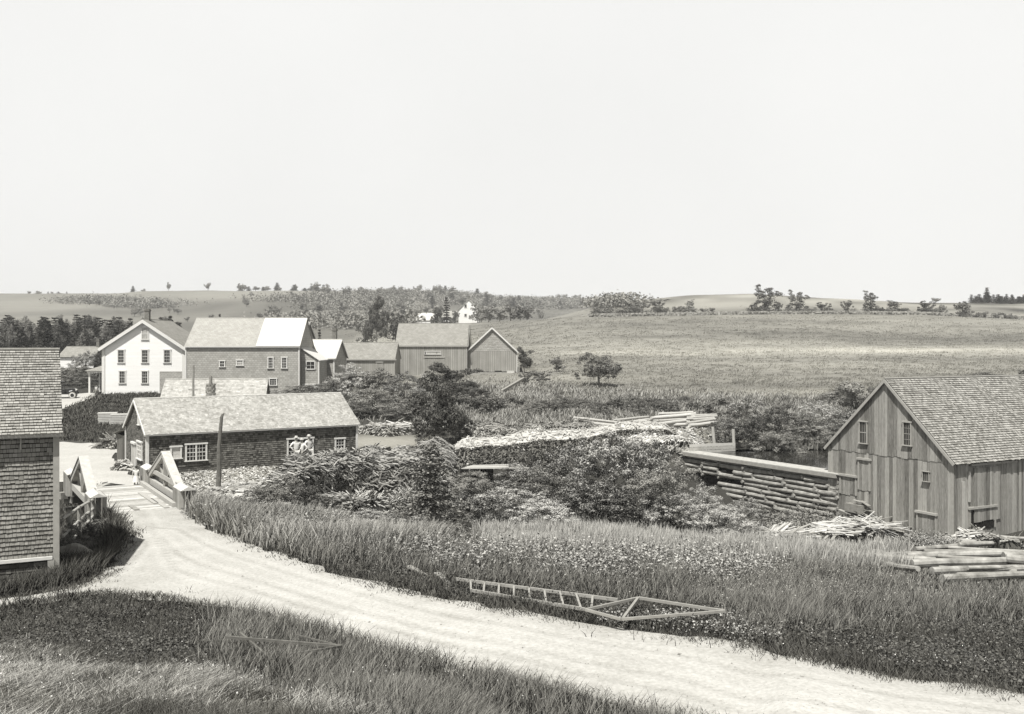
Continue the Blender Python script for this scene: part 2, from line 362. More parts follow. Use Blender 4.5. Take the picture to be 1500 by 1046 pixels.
def g1(px, py):
    X, Y, Z = G([px], [py]); return np.array([X[0], Y[0], Z[0]])
def at(px, d):
    X = (px-750)/F*d; return np.array([X, d, float(H(X, d))])
def atz(px, py, d):
    return np.array([(px-750)/F*d, d, CZ-(py-HY)/F*d])
# ground cover tones, (px, py, rx, ry, tone)
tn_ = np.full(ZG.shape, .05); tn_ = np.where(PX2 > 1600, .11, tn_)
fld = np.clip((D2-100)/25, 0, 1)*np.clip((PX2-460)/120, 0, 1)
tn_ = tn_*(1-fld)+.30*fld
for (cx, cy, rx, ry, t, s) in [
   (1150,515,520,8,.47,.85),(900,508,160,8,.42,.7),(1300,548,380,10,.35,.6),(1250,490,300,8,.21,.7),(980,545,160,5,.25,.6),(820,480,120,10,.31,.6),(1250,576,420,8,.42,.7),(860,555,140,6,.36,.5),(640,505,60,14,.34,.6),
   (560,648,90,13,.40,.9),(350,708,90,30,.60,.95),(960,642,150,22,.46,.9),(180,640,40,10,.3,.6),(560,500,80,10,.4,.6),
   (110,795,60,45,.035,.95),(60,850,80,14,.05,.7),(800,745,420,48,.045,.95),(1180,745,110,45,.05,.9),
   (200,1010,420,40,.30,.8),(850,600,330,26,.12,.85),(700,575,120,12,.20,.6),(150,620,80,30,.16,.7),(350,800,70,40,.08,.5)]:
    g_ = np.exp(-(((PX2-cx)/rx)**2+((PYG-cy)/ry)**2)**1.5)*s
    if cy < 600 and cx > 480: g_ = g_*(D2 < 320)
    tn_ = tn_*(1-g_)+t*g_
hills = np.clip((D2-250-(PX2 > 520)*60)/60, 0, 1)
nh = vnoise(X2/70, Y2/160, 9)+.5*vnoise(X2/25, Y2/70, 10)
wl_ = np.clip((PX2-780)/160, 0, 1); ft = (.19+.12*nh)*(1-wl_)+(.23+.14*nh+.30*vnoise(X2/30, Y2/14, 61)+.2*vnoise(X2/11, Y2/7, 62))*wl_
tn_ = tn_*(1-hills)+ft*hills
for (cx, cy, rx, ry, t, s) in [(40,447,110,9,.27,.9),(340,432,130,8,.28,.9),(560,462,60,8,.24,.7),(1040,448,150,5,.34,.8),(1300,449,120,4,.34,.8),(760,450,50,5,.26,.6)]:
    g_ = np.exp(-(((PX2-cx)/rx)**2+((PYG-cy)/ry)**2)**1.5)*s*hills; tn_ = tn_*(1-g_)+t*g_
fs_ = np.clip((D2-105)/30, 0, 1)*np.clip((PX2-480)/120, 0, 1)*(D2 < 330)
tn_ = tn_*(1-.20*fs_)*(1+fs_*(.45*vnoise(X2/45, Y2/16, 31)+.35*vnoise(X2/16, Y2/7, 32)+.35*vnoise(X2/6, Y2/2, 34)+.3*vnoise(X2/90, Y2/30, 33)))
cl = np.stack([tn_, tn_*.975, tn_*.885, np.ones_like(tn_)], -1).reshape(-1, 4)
idx = np.arange(NC*NR).reshape(NC, NR)
qd = np.stack([idx[:-1,:-1], idx[1:,:-1], idx[1:,1:], idx[:-1,1:]], -1).reshape(-1, 4)
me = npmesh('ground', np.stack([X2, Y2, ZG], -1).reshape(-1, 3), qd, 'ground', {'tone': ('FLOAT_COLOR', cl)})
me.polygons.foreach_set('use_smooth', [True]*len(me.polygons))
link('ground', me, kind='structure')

def sheet(name, polypx, m, lift, step=.5, jitter=.12, seg=.25, ruts=None, **k):
    P = np.array(polypx, float); X, Y, _ = G(P[:,0], P[:,1]); pts = np.stack([X, Y], 1)
    bd = []
    for a, b in zip(pts, np.roll(pts, -1, 0)):
        n = max(1, int(np.linalg.norm(b-a)/(seg*(1+np.linalg.norm(a)/60))))
        for i in range(n): bd.append(a+(b-a)*i/n)
    bd = np.array(bd); ja = jitter
    bd[:,0] += vnoise(bd[:,0]*1.1, bd[:,1]*1.1, 5)*ja*4+rng.normal(0, ja*.3, len(bd)); bd[:,1] += vnoise(bd[:,0]*1.3, bd[:,1]*1.3, 6)*ja*5+rng.normal(0, ja*.3, len(bd))
    lo = bd.min(0); hi = bd.max(0); gx, gy = np.meshgrid(np.arange(lo[0], hi[0], step), np.arange(lo[1], hi[1], step))
    ip = np.stack([gx.ravel(), gy.ravel()], 1)+rng.normal(0, step*.1, (gx.size, 2)); ip = ip[ptin(ip[:,0], ip[:,1], bd)]
    if step < .4: ip = ip[ip[:,1] < 50]
    allp = [Vector(p) for p in np.vstack([bd, ip])]
    n = len(bd)
    vs, es, fs, *_ = delaunay_2d_cdt(allp, [], [list(range(n))], 1, 1e-5)
    V = np.array([(v.x, v.y) for v in vs]); Z = H(V[:,0], V[:,1])+lift; wear = np.full(len(V), .5)
    if ruts:
        d_all = np.full(len(V), 9.); 
        for r in ruts:
            rp = np.array(r, float); rx, ry, _ = G(rp[:,0], rp[:,1]); q = np.stack([rx, ry], 1); t = np.linspace(0, len(q)-1, 260)
            q = np.stack([np.interp(t, range(len(q)), q[:,0]), np.interp(t, range(len(q)), q[:,1])], 1); q += np.stack([vnoise(q[:,0]*.3, q[:,1]*.3, len(r))*.1]*2, 1)
            for s_ in range(0, len(V), 3000): d_all[s_:s_+3000] = np.minimum(d_all[s_:s_+3000], np.sqrt(((V[s_:s_+3000,None]-q[None])**2).sum(2)).min(1))
        g_ = np.exp(-(d_all/.11)**2); rim = np.exp(-((d_all-.27)/.12)**2)
        Z = Z-.014*g_+.006*rim; wear = .5-.42*g_*(.6+vnoise(V[:,0]*.5, V[:,1]*.5, 15))+.16*rim+.3*vnoise(V[:,0]*.35, V[:,1]*.5, 16)
        db = np.full(len(V), 9.)
        for s_ in range(0, len(V), 3000): db[s_:s_+3000] = np.sqrt(((V[s_:s_+3000,None]-bd[None])**2).sum(2)).min(1)
        wear = wear-.45*np.exp(-db/.35)*(.7+vnoise(V[:,0]*2, V[:,1]*2, 18)*1.4)
    me = npmesh(name, np.column_stack([V, Z]), np.array([f for f in fs if len(f) == 3]), m, {'wear': ('FLOAT', wear)})
    fl = np.empty(len(me.polygons)*3, 'f'); me.polygons.foreach_get('normal', fl)
    if fl.reshape(-1,3)[:,2].mean() < 0: me.flip_normals()
    me.polygons.foreach_set('use_smooth', [True]*len(me.polygons))
    return link(name, me, **k)
UE = ([240,272,283,330,430,520,600,700,800,900,1000,1060,1150,1300,1500,1700], [735,748,763,786,820,847,868,887,904,919,932,939,960,991,1020,1050])
LE = ([150,176,230,350,430,520,600,680,750,850,950,1100,1300,1500,1700], [810,845,879,897,918,946,965,985,1005,1030,1050,1083,1120,1150,1200])
RUTS = []
for t_ in (.24, .50, .66):
    RUTS.append([(205+14*t_, 722), (215-20*t_, 748), (232-25*t_, 775)]+[(x, (1-t_)*np.interp(x, *UE)+t_*np.interp(x, *LE)) for x in (260,300,350,420,500,600,700,850,1000,1150,1300,1500,1700)])
RUTS.append([(200,760),(215,800),(180,838),(120,862),(40,880),(-40,893)]); RUTS.append([(190,765),(196,800),(160,834),(100,858),(20,880)])
sheet('road', ROAD, 'road', .05, kind='structure', step=.13, ruts=RUTS, jitter=.16)
sheet('road', ROAD_UP, 'road', .045, kind='structure', step=1)
sheet('track', TRACK, 'road', .05, kind='structure', step=1)

# ------------------------------------------------------------------ buildings
class Bld:
    """local frame: x along the ridge, y across, z up; root Empty on the ground at the corner (0,0)"""
    def __init__(s, name, label, cat, org, ang, L, W, he, hr, group=None):
        s.o = org; s.a = ang; s.L, s.W, s.he, s.hr = L, W, he, hr
        s.root = empty(name, org, ang, label, cat, group)
        c, sn = math.cos(ang), math.sin(ang)
        s.ex = np.array([c, sn, 0]); s.ey = np.array([-sn, c, 0]); s.org = np.array(org, float)
        s.faces = {'y0': (np.array([0,0,0.]), np.array([1.,0,0]), np.array([0,-1.,0]), L),
                   'y1': (np.array([L,W,0.]), np.array([-1.,0,0]), np.array([0,1.,0]), L),
                   'x0': (np.array([0,W,0.]), np.array([0,-1.,0]), np.array([-1.,0,0]), W),
                   'x1': (np.array([L,0,0.]), np.array([0,1.,0]), np.array([1.,0,0]), W)}
    def top(s, face, q):
        return s.he if face[0] == 'y' else s.he+(s.hr-s.he)*(1-abs(2*q/s.W-1))
    def hit(s, face, px, py):
        """photograph pixel -> (s, t) on a wall"""
        o, u, n, _ = s.faces[face]
        wo = s.org+s.ex*o[0]+s.ey*o[1]; wu = s.ex*u[0]+s.ey*u[1]; wn = s.ex*n[0]+s.ey*n[1]
        r = np.array([(px-750)/F, 1, -(py-HY)/F]); c0 = np.array([0,0,CZ])
        t = np.dot(wo-c0, wn)/np.dot(r, wn); p = c0+r*t-wo
        return float(np.dot(p, wu)), float(p[2])
    def pt(s, face, q, t, k=0):
        o, u, n, _ = s.faces[face]; return o+u*q+n*k+np.array([0,0,t])
    def body(s, m='dark_gap', z0=0, part='wall', extra=None):
        L, W, he, hr = s.L, s.W, s.he-.02, s.hr-.03
        b = MB(); b.add([(0,0,z0),(L,0,z0),(L,W,z0),(0,W,z0),(0,0,he),(L,0,he),(L,W,he),(0,W,he),(0,W/2,hr),(L,W/2,hr)],
              [(0,1,5,4),(2,3,7,6),(3,0,4,8,7),(1,2,6,9,5),(4,5,9,8),(7,8,9,6),(3,2,1,0)], 1 if extra else 0)
        return b
    def boards(s, b, face, t0, t1=None, bw=.24, q0=0, q1=None, mi=0, k=.0):
        L = s.faces[face][3]; q1 = L if q1 is None else q1; q = q0; n = s.faces[face][2]; u = s.faces[face][1]
        while q < q1-.03:
            w_ = min(bw*random.uniform(.65, 1.25), q1-q); a, c = q+.008, q+w_-.008; th = random.uniform(.018, .032)+k
            top = lambda x: (min(t1, s.top(face, x)) if t1 is not None else s.top(face, x))
            lo = t0+random.uniform(-.06, .03)
            P = [s.pt(face, a, lo), s.pt(face, c, lo), s.pt(face, c, top(c)), s.pt(face, a, top(a))]
            mid = (a+c)/2; pk = s.W/2
            if face[0] == 'x' and a < pk < c and (t1 is None or t1 > s.hr):
                P = P[:3]+[s.pt(face, pk, top(pk))]+P[3:]
            Q = [p+n*th for p in P]; m_ = len(P)
            if min(top(a), top(c)) > lo+.02:
                b.add(P+Q, [tuple(range(m_, 2*m_))]+[(i, (i+1) % m_, (i+1) % m_+m_, i+m_) for i in range(m_)], mi)
            q += w_
    def shingles(s, b, face, t0, t1=None, ex=.13, sw=.15, q0=0, q1=None, th=.028, mi=0):
        L = s.faces[face][3]; q1 = L if q1 is None else q1; T = s.hr if face[0] == 'x' else s.he
        if t1 is not None: T = min(T, t1)
        t = t0
        while t < T:
            a, c = q0, q1
            if face[0] == 'x' and t > s.he:
                f = (t-s.he)/(s.hr-s.he)*s.W/2; a, c = max(q0, f), min(q1, s.W-f)
            tt = min(t+ex-(.026 if s.L == 12 else .018), T)
            shrow(b, lambda q, z, k: s.pt(face, q, z, k), a, c, t, tt, sw, th, mi, ex)
            t += ex
    def wall(s, kind, m, faces=('y0','x0'), t0=0, **k):
        b = s.body(extra=1) if kind in ('boards', 'shingles') else s.body()
        if kind == 'boards':
            for f in faces: s.boards(b, f, t0, **k)
        elif kind == 'shingles':
            for f in faces: s.shingles(b, f, t0, **k)
        return b.build('wall', [m, 'dark_gap'] if kind in ('boards', 'shingles') else m, s.root)
    def roof(s, m, ov=.25, og=.25, th=.07, shingle=None, name='roof', x0=None, x1=None, lift=0, under='trim_grey', sides=(0, 1), gap=.02):
        x0 = -og if x0 is None else x0; x1 = s.L+og if x1 is None else x1
        b = MB(); hw = s.W/2; sl = math.hypot(hw, s.hr-s.he); c, sn = hw/sl, (s.hr-s.he)/sl
        for side in sides:
            v = np.array([0, c if side == 0 else -c, sn]); n = np.array([0, -sn if side == 0 else sn, c])
            e = np.array([0, 0 if side == 0 else s.W, s.he])-v*ov; Lr = sl+ov
            b.obox(e+v*Lr/2+np.array([(x0+x1)/2,0,0])+n*(th/2+.01+lift), (1,0,0), v, n, (x1-x0)/2, Lr/2-.002*side, th/2, 1 if shingle else 0)
            if shingle:
                ex, sw, t_ = shingle; t = -.04
                while t < Lr:
                    shrow(b, lambda q, z, k: e+np.array([1,0,0.])*q+v*z+n*(k+th+.012+lift), x0, x1, t, min(t+ex-gap, Lr), sw, t_, 0, ex)
                    t += ex
        if not lift: b.tube([(x0, hw, s.hr+th+.03), (x1, hw, s.hr+th+.03)], .06, 6, 0)
        return b.build(name, [m, under] if shingle else m, s.root)
    def trim(s, m='trim_white', corner=.14, faces=('y0','x0'), rake=.16, fascia=.16, ov=.25, og=.25, t0=0, corners=None):
        b = MB(); hw = s.W/2
        for f in faces:
            o, u, n, Lf = s.faces[f]
            for q in ((corner/2-.035), Lf-corner/2+.035):
                if corners and (f, 0 if q < Lf/2 else 1) not in corners: continue
                b.obox(s.pt(f, q, (t0+s.he)/2, .045), u, n, (0,0,1), corner/2, .03, (s.he-t0)/2)
            if f[0] == 'x' and rake:
                sx = -og-.02 if f == 'x0' else s.L+og+.02
                for sd in (0, 1):
                    y0 = 0 if sd == 0 else s.W
                    sl = math.hypot(hw, s.hr-s.he); v = np.array([0, (1 if sd == 0 else -1)*hw/sl, (s.hr-s.he)/sl])
                    a = np.array([sx, y0, s.he])-v*ov; e = np.array([sx, hw, s.hr-.0]); nn_ = np.cross((1,0,0), v)
                    if nn_[2] < 0: nn_ = -nn_
                    b.obox((a+e)/2-nn_*(rake/2-.06), v, (1,0,0), nn_, np.linalg.norm(e-a)/2, .025+.002*sd, rake/2)
            if f[0] == 'y' and fascia:
                sl = math.hypot(hw, s.hr-s.he); dz = ov*(s.hr-s.he)/sl; dy = ov*hw/sl
                b.obox(s.pt(f, Lf/2, s.he-dz-.0, dy+.02), u, n, (0,0,1), Lf/2+og, .02, fascia/2)
        return b.build('trim', m, s.root)
    def win(s, face, x0, y0, x1, y1, nx=3, ny=4, name='window', m='trim_white', pane='glass', fr=.09, sash=True, bars=.022, label=None, mull=None, k0=.03):
        """window given by its outline on the photograph"""
        q0, ta = s.hit(face, x0, (y0+y0)/2); q1, tb = s.hit(face, x1, y1)
        qa, t_top = s.hit(face, (x0+x1)/2, y0); _, t_bot = s.hit(face, (x0+x1)/2, y1)
        return s.winq(face, q0, t_bot, q1, t_top, nx, ny, name, m, pane, fr, sash, bars, label, mull, k0)
    def winq(s, face, q0, t0, q1, t1, nx=3, ny=4, name='window', m='trim_white', pane='glass', fr=.09, sash=True, bars=.022, label=None, mull=None, k0=.03):
        if q0 > q1: q0, q1 = q1, q0
        _, u, n, _ = s.faces[face]; b = MB(); Z = (0,0,1)
        def bx(b, a, c, d, e, k, th, mi=0): b.obox(s.pt(face, (a+c)/2, (d+e)/2, k), u, n, Z, (c-a)/2, th, (e-d)/2, mi)
        bx(b, q0, q0+fr, t0, t1, k0+.02, .04); bx(b, q1-fr, q1, t0, t1, k0+.02, .04)
        bx(b, q0-.04, q1+.04, t1, t1+fr, k0+.03, .05); bx(b, q0-.05, q1+.05, t0-fr*.6, t0, k0+.04, .07)
        if mull: bx(b, mull[0]-fr/2, mull[0]+fr/2, t0, t1, k0+.02, .035)
        if sash and nx:
            i0, i1 = q0+fr, q1-fr
            for i in range(1, nx):
                x = i0+(i1-i0)*i/nx; bx(b, x-bars/2, x+bars/2, t0, t1, k0+.012, .012)
            for j in range(1, ny):
                z = t0+(t1-t0)*j/ny; hh = bars*(1 if j != ny/2 else 2); bx(b, i0, i1, z-hh/2, z+hh/2, k0+.013, .013)
        o = b.build(name, m, s.root); 
        if label: o['label'] = label
        p = MB(); bx(p, q0+fr*.5, q1-fr*.5, t0+.01, t1-.01, k0-.012, .012); p.build('pane', pane, o)
        return o
    def door(s, face, x0, y0, x1, y1, m='boards', fr='trim_grey', name='door', label=None, frame=True, k0=.035, bw=.2):
        q0, t0 = s.hit(face, x0, y1)[0], s.hit(face, (x0+x1)/2, y1)[1]; q1, t1 = s.hit(face, x1, y0)[0], s.hit(face, (x0+x1)/2, y0)[1]
        if q0 > q1: q0, q1 = q1, q0
        b = MB(); s.boards(b, face, t0, t1, bw, q0, q1, k=k0)
        o = b.build(name, m, s.root); _, u, n, _ = s.faces[face]
        if label: o['label'] = label
        if frame:
            f = MB()
            for a, c, d, e, kk in ((q0-.1, q0, t0, t1, .05), (q1, q1+.1, t0, t1, .05), (q0-.16, q1+.16, t1, t1+.12, .08)):
                f.obox(s.pt(face, (a+c)/2, (d+e)/2, kk), u, n, (0,0,1), (c-a)/2, kk, (e-d)/2)
            f.build('frame', fr, o)
        return o
    def chimney(s, x, y, w_, z0, z1, m='chimney_brick', cap=True, d_=None):
        d_ = d_ or w_
        b = MB(); b.box(x-w_/2, y-d_/2, z0, x+w_/2, y+d_/2, z1)
        if cap: b.box(x-w_/2-.06, y-d_/2-.06, z1-.25, x+w_/2+.06, y+d_/2+.06, z1-.1); b.box(x-w_/4, y-d_/4, z1, x+w_/4, y+d_/4, z1+.06)
        return b.build('chimney', m, s.root)
def shrow(b, fn, a, c, t, t2, sw, th, mi, ex):
    q = a-random.uniform(0, sw*.5)
    while q < c:
        w_ = sw*random.uniform(.55, 1.4); x0, x1 = max(q+.004, a), min(q+w_-.004, c); q += w_
        if x1-x0 < .02: continue
        dt = random.uniform(-.008, .008) if random.random() > .06 else random.uniform(-.05, .02); tk = th*random.uniform(.7, 1.25)
        b.add([fn(x0, t+dt, 0), fn(x1, t+dt, 0), fn(x1, t+dt, tk), fn(x0, t+dt, tk), fn(x1, t2, .004), fn(x0, t2, .004)], [(0,1,2,3), (3,2,4,5)], mi)

def gp(px, d, drop): return ((px-750)/F*d, d, CZ-drop)

# 1 shingled mill on the left edge
c_ = np.array([-13.4, 28.2]); dr = np.array([.894, .447]); o_ = c_-dr*12
B = Bld('shingled_mill', 'weathered wood-shingled mill building cut off by the left edge, beside the near bridge truss', 'building', (o_[0], o_[1], CZ-7.0), math.atan2(.447, .894), 12, 7, 4.52, 6.75)
b = B.body(extra=1, z0=-1.6); B.shingles(b, 'y0', .80, ex=.128, sw=.105, q1=11.9, th=.034); B.shingles(b, 'x1', .8, ex=.135, sw=.2)
b.build('wall', ['shingle_mill', 'dark_gap'], B.root)
b = MB()
for f in ('y0', 'x1'): B.shingles(b, f, -1.5, .70, ex=.135, sw=.2, th=.02)
b.build('foundation', 'shingle_wall', B.root)
B.roof('shingle_roof_mill', ov=.3, og=.12, shingle=(.14, .12, .03), under='dark_gap', gap=.024)
B.trim('trim_grey', corner=.17, faces=('y0',), fascia=.1, t0=-.1, ov=.3, og=.12, corners=[('y0', 1)])
b = MB(); b.box(0, -.11, .70, 11.85, -.01, .79); b.build('water_table', 'trim_white', B.root)
b = MB(); b.box(11.72, -.10, -1.3, 11.9, .02, .69); b.build('corner_post', 'trim_grey', B.root)
b = MB(); b.box(11.0, -.09, 3.95, 11.04, -.04, 4.4); b.box(10.9, -.10, 4.36, 11.2, -.05, 4.40); b.build('eave_bracket', 'trim_grey', B.root)
B.winq('y0', 6.8, 3.0, 7.97, 4.2, 3, 4)
B.winq('y0', 3, 1.6, 4, 3.0, 3, 4)
MILL = B

# 2 long low shop beyond the bridge
B = Bld('shingled_shop', 'long low dark-shingled shop with a pale patchy roof, beyond the bridge', 'building', (-21.0, 55.0, CZ-7.6), math.atan2(7, 10.9), 13, 6, 2.5, 4.25)
b = B.body(extra=1, z0=-1); B.shingles(b, 'y0', -.8, ex=.125, sw=.16); B.shingles(b, 'x0', -.4, ex=.125, sw=.16)
b.build('wall', ['shingle_wall', 'dark_gap'], B.root)
B.roof('shingle_roof_pale', ov=.22, og=.14, shingle=(.125, .13, .016), under='trim_grey', gap=.012)
B.trim('trim_white', corner=.13, ov=.22, og=.14, fascia=.09, rake=.13, t0=-.6)
B.win('y0', 271, 651, 303, 674, 6, 4, mull=(B.hit('y0', 287, 660)[0], 0))
B.win('y0', 420, 643, 459, 666, 4, 4, mull=(B.hit('y0', 433, 655)[0], 0))
B.win('y0', 490, 643, 505, 661, 3, 4)
B.win('y0', 249, 655, 266, 671, 0, 0, name='shutter', pane='roof_new', label='blank white shutter left of the double window')
B.win('x0', 202, 648, 209.5, 672, 2, 4, pane='glass_bright')
B.win('x0', 203.3, 608, 206.3, 622, 1, 1, pane='roof_new', fr=.05)
B.door('x0', 195.5, 650, 199.8, 690, m='board_pale', fr='trim_white')
b = MB()
for i in range(3): b.tube([(4.55+random.uniform(-.03,.03), 3.45, 3.7), (4.55, 3.45, 5.2)], [.3, .26], 8)
ch = MB(); zz = 3.8
while zz < 5.15:
    for k in range(7):
        a = k*.9+zz*3; ch.obox((4.55+math.cos(a)*.18, 3.45+math.sin(a)*.18, zz), (math.cos(a+.3), math.sin(a+.3), 0), (-math.sin(a+.3), math.cos(a+.3), 0), (0,0,1), .08+random.random()*.04, .11, .05)
    zz += .1
ch.tube([(4.55, 3.45, 5.1), (4.55, 3.45, 5.62)], .10, 8); ch.build('chimney', 'stone', B.root)
b = MB(); b.box(-.2, 6.1, -.2, 1.5, 7.9, 1.9); b.add([(-.4, 6.0, 2.2), (1.7, 6.0, 2.2), (1.7, 8.1, 1.85), (-.4, 8.1, 1.85), (-.4, 6.0, 2.28), (1.7, 6.0, 2.28), (1.7, 8.1, 1.93), (-.4, 8.1, 1.93)], [(4,5,6,7),(0,3,2,1),(0,1,5,4),(3,0,4,7),(1,2,6,5),(2,3,7,6)])
b.build('lean_to', 'shingle_wall', B.root)
SHOP = B

# 3 roof behind the shop
B = Bld('storage_shed', 'low shed showing only its pale shingle roof behind the long shop', 'shed', gp(237, 72, 7.1), math.radians(10), 7.4, 5.2, 2.75, 4.3)
B.wall('flat', 'shingle_far'); B.roof('shingle_roof_pale', ov=.2, og=.2, shingle=(.2, .25, .014)); B.trim('trim_grey', corner=.12, faces=('y0',))

# 4 big shingled store
B = Bld('shingled_store', 'tall grey shingled building with a two-tone pale roof beside the white house', 'building', gp(272, 108, 6.1), math.radians(2), 12.75, 9, 6.0, 9.15)
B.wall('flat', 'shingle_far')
B.roof('roof_far_pale', ov=.25, og=.1)
B.roof('roof_new', ov=.26, og=.1, x0=7.9, x1=12.88, th=.03, lift=.08, sides=(0,), name='new_roofing').__setitem__('label', 'bright white new half of the roof')
B.trim('trim_white', corner=.13, faces=('y0',), fascia=.1, og=.1)
for q in ((321,529,330,537,2,2),(346,528,357,535,3,2),(392,524,401,539,3,4),(412,524,421,539,3,4),(394,555,406,564,4,3),(338,556,345,562,2,2),(350,556,362,562,4,2)):
    B.win('y0', *q, fr=.11, pane='glass_bright' if q[0] == 346 else 'glass')
b = MB(); # lean-to on the right side
b.add([(12.77,1,-.5),(14.75,1,-.5),(14.75,7.5,-.5),(12.77,7.5,-.5),(12.77,1,5.6),(14.75,1,4.3),(14.75,7.5,4.3),(12.77,7.5,5.6)], [(0,1,5,4),(1,2,6,5),(2,3,7,6),(0,4,7,3),(0,3,2,1)], 0)
b.add([(12.77,.8,5.68),(14.95,.8,4.22),(14.95,7.7,4.22),(12.77,7.7,5.68),(12.77,.8,5.78),(14.95,.8,4.32),(14.95,7.7,4.32),(12.77,7.7,5.78)], [(4,5,6,7),(0,3,2,1),(0,1,5,4),(1,2,6,5),(2,3,7,6),(3,0,4,7)], 1)
lt = b.build('lean_to', ['shingle_far', 'trim_white'], B.root)
f = MB(); f.box(13.35, .9, 3.25, 14.35, .98, 3.35); f.box(13.35,.9,4.15,14.35,.98,4.25); f.box(13.3,.9,3.25,13.4,.98,4.25); f.box(14.3,.9,3.25,14.4,.98,4.25); f.box(13.84,.93,3.3,13.87,.97,4.2); f.box(13.35,.93,3.73,14.35,.97,3.76)
wn = f.build('window', 'trim_white', lt); f = MB(); f.box(13.4,.94,3.35,14.3,.955,4.15); f.build('pane', 'glass', wn)
f = MB(); f.box(14.7,.93,-.4,14.84,1.05,4.35); 
for k in range(4): f.box(12.9, .9, .6+k*.28, 14.7, .97, .8+k*.28)
f.build('corner_board', 'trim_white', lt)
STORE = B

# 5 white two-storey house, gable to the camera
B = Bld('white_house', 'white two-storey clapboard house with its gable end facing and a corner porch', 'house', gp(271, 115, 6.15), math.radians(90), 9, 9.95, 5.85, 9.1)
B.wall('flat', 'clapboard')
B.roof('roof_far_grey', ov=.45, og=.4, th=.12)
B.trim('trim_white', corner=.35, faces=('x0','y0'), ov=.45, og=.4, rake=.35, fascia=.3)
for q in ((172,513,183,531),(207,513,218,531),(239.5,513,250.5,531),(174,544,184.5,561),(207,544,217.5,561),(207,480,218,497)):
    B.win('x0', *q, nx=3, ny=4, fr=.12, pane='glass_bright' if q[1] == 480 else 'glass')
B.chimney(1.2, 4.97, .55, 8.6, 10.5)
b = MB(); b.box(-.06, 0, -.6, -.01, 9.9, .0); b.build('foundation', 'stone', B.root)
q0, t0 = B.hit('x0', 234, 580); q1, t1 = B.hit('x0', 268, 544)
b = MB(); b.obox(B.pt('x0', (q0+q1)/2, (t0+t1)/2, .02), (0,-1,0), (-1,0,0), (0,0,1), (q1-q0)/2, .02, (t1-t0)/2)
B.shingles(b, 'x0', 0, t1, q0=q0, q1=q1, ex=.2, sw=.3, mi=0, th=.05); b.build('basement_wall', 'shingle_far', B.root)
# porch on the left wall (local y > W)
pf = MB(); pf.box(.3, 9.97, -.1, 6.3, 11.8, .12); 
po = pf.build('porch_floor', 'trim_white', B.root)
for k in range(3):
    cm = MB(); yy = 11.65; xx = .4+k*2.9; cm.box(xx-.1, yy-.1, .12, xx+.1, yy+.1, 2.75); cm.box(xx-.15, yy-.15, 2.6, xx+.15, yy+.15, 2.78); cm.build('porch_post', 'trim_white', B.root)
cm = MB(); cm.box(.3, 9.98, .12, .46, 10.14, 2.75); cm.build('porch_post', 'trim_white', B.root)
pr = MB(); pr.box(.2, 9.97, 2.78, 6.4, 11.9, 3.0)
pr.add([(-.1,12.1,3.0),(6.7,12.1,3.0),(6.7,9.97,3.0),(-.1,9.97,3.0),(1.0,9.97,3.75),(5.6,9.97,3.75)], [(0,1,5,4),(0,4,3),(1,2,5),(3,2,1,0)], 1)
pr.build('porch_roof', ['trim_white', 'roof_far_grey'], B.root)
pb = MB(); pb.box(2.2, 9.96, .12, 3.1, 10.02, 2.2); pb.build('door', 'dark_gap', B.root)
HOUSE = B

# 6 white-roofed ell and the tall shed behind it
B = Bld('white_roofed_ell', 'small building with a bright white roof and dark gable end right of the grey store', 'building', gp(441, 116, 6.0), math.radians(-6), 4.1, 5.2, 4.45, 6.55)
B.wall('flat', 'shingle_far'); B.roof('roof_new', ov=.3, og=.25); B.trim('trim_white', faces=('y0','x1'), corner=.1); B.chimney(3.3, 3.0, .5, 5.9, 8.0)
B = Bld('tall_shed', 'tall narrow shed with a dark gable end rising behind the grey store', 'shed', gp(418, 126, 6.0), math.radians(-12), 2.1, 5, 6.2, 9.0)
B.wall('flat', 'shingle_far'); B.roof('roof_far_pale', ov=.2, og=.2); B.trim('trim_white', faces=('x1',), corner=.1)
# 7 long shed
B = Bld('wagon_shed', 'long low grey shed with a weathered shingle roof left of the big barn', 'shed', gp(487, 134, 4.3), math.radians(-1), 8.75, 6, 2.35, 4.5)
B.wall('flat', 'boards_far'); B.roof('roof_far_grey', ov=.25, og=.1); B.trim('trim_grey', faces=('y0',), corner=.1)
B.door('y0', 552, 531, 560, 545, m='boards_far', label='dark shuttered opening')
# 8, 9 barns
B = Bld('board_barn', 'large vertical-boarded barn with its long roof side facing, centre distance', 'barn', gp(580, 142, 4.6), math.radians(-1), 10.5, 8, 4.55, 7.75)
B.wall('boards', 'boards_far', faces=('y0','x1'), bw=.3); B.roof('roof_far_grey', ov=.25, og=.15); B.trim('trim_grey', faces=('y0','x1'), corner=.12)
B.win('y0', 624, 515, 646, 519, 3, 1, pane='board_pale', fr=.08); B.win('y0', 622, 515, 625, 519, 1, 1, fr=.05)
B.door('y0', 622, 524, 650, 545, m='boards_far', fr='trim_grey')
B = Bld('gable_barn', 'smaller barn with its shingled gable end facing, right of the long-roofed barn', 'barn', gp(757.5, 143, 4.9), math.radians(90), 10, 7.5, 3.95, 7.45)
b = B.body(extra=1); B.boards(b, 'x0', .9, 3.95, .3); B.shingles(b, 'x0', 3.97, ex=.25, sw=.35, mi=2); b.build('wall', ['boards_far', 'dark_gap', 'shingle_far'], B.root)
B.roof('roof_far_grey', ov=.3, og=.3); B.trim('trim_white', faces=('x0',), ov=.3, og=.3, corner=.12, rake=.2)
b = MB(); b.box(-.08, .3, -.5, -.02, 7.2, .8); b.build('foundation', 'stone', B.root)
B.door('x0', 699, 543, 708, 549, m='dark_gap', frame=False); B.door('x0', 725, 543, 735, 549, m='dark_gap', frame=False)
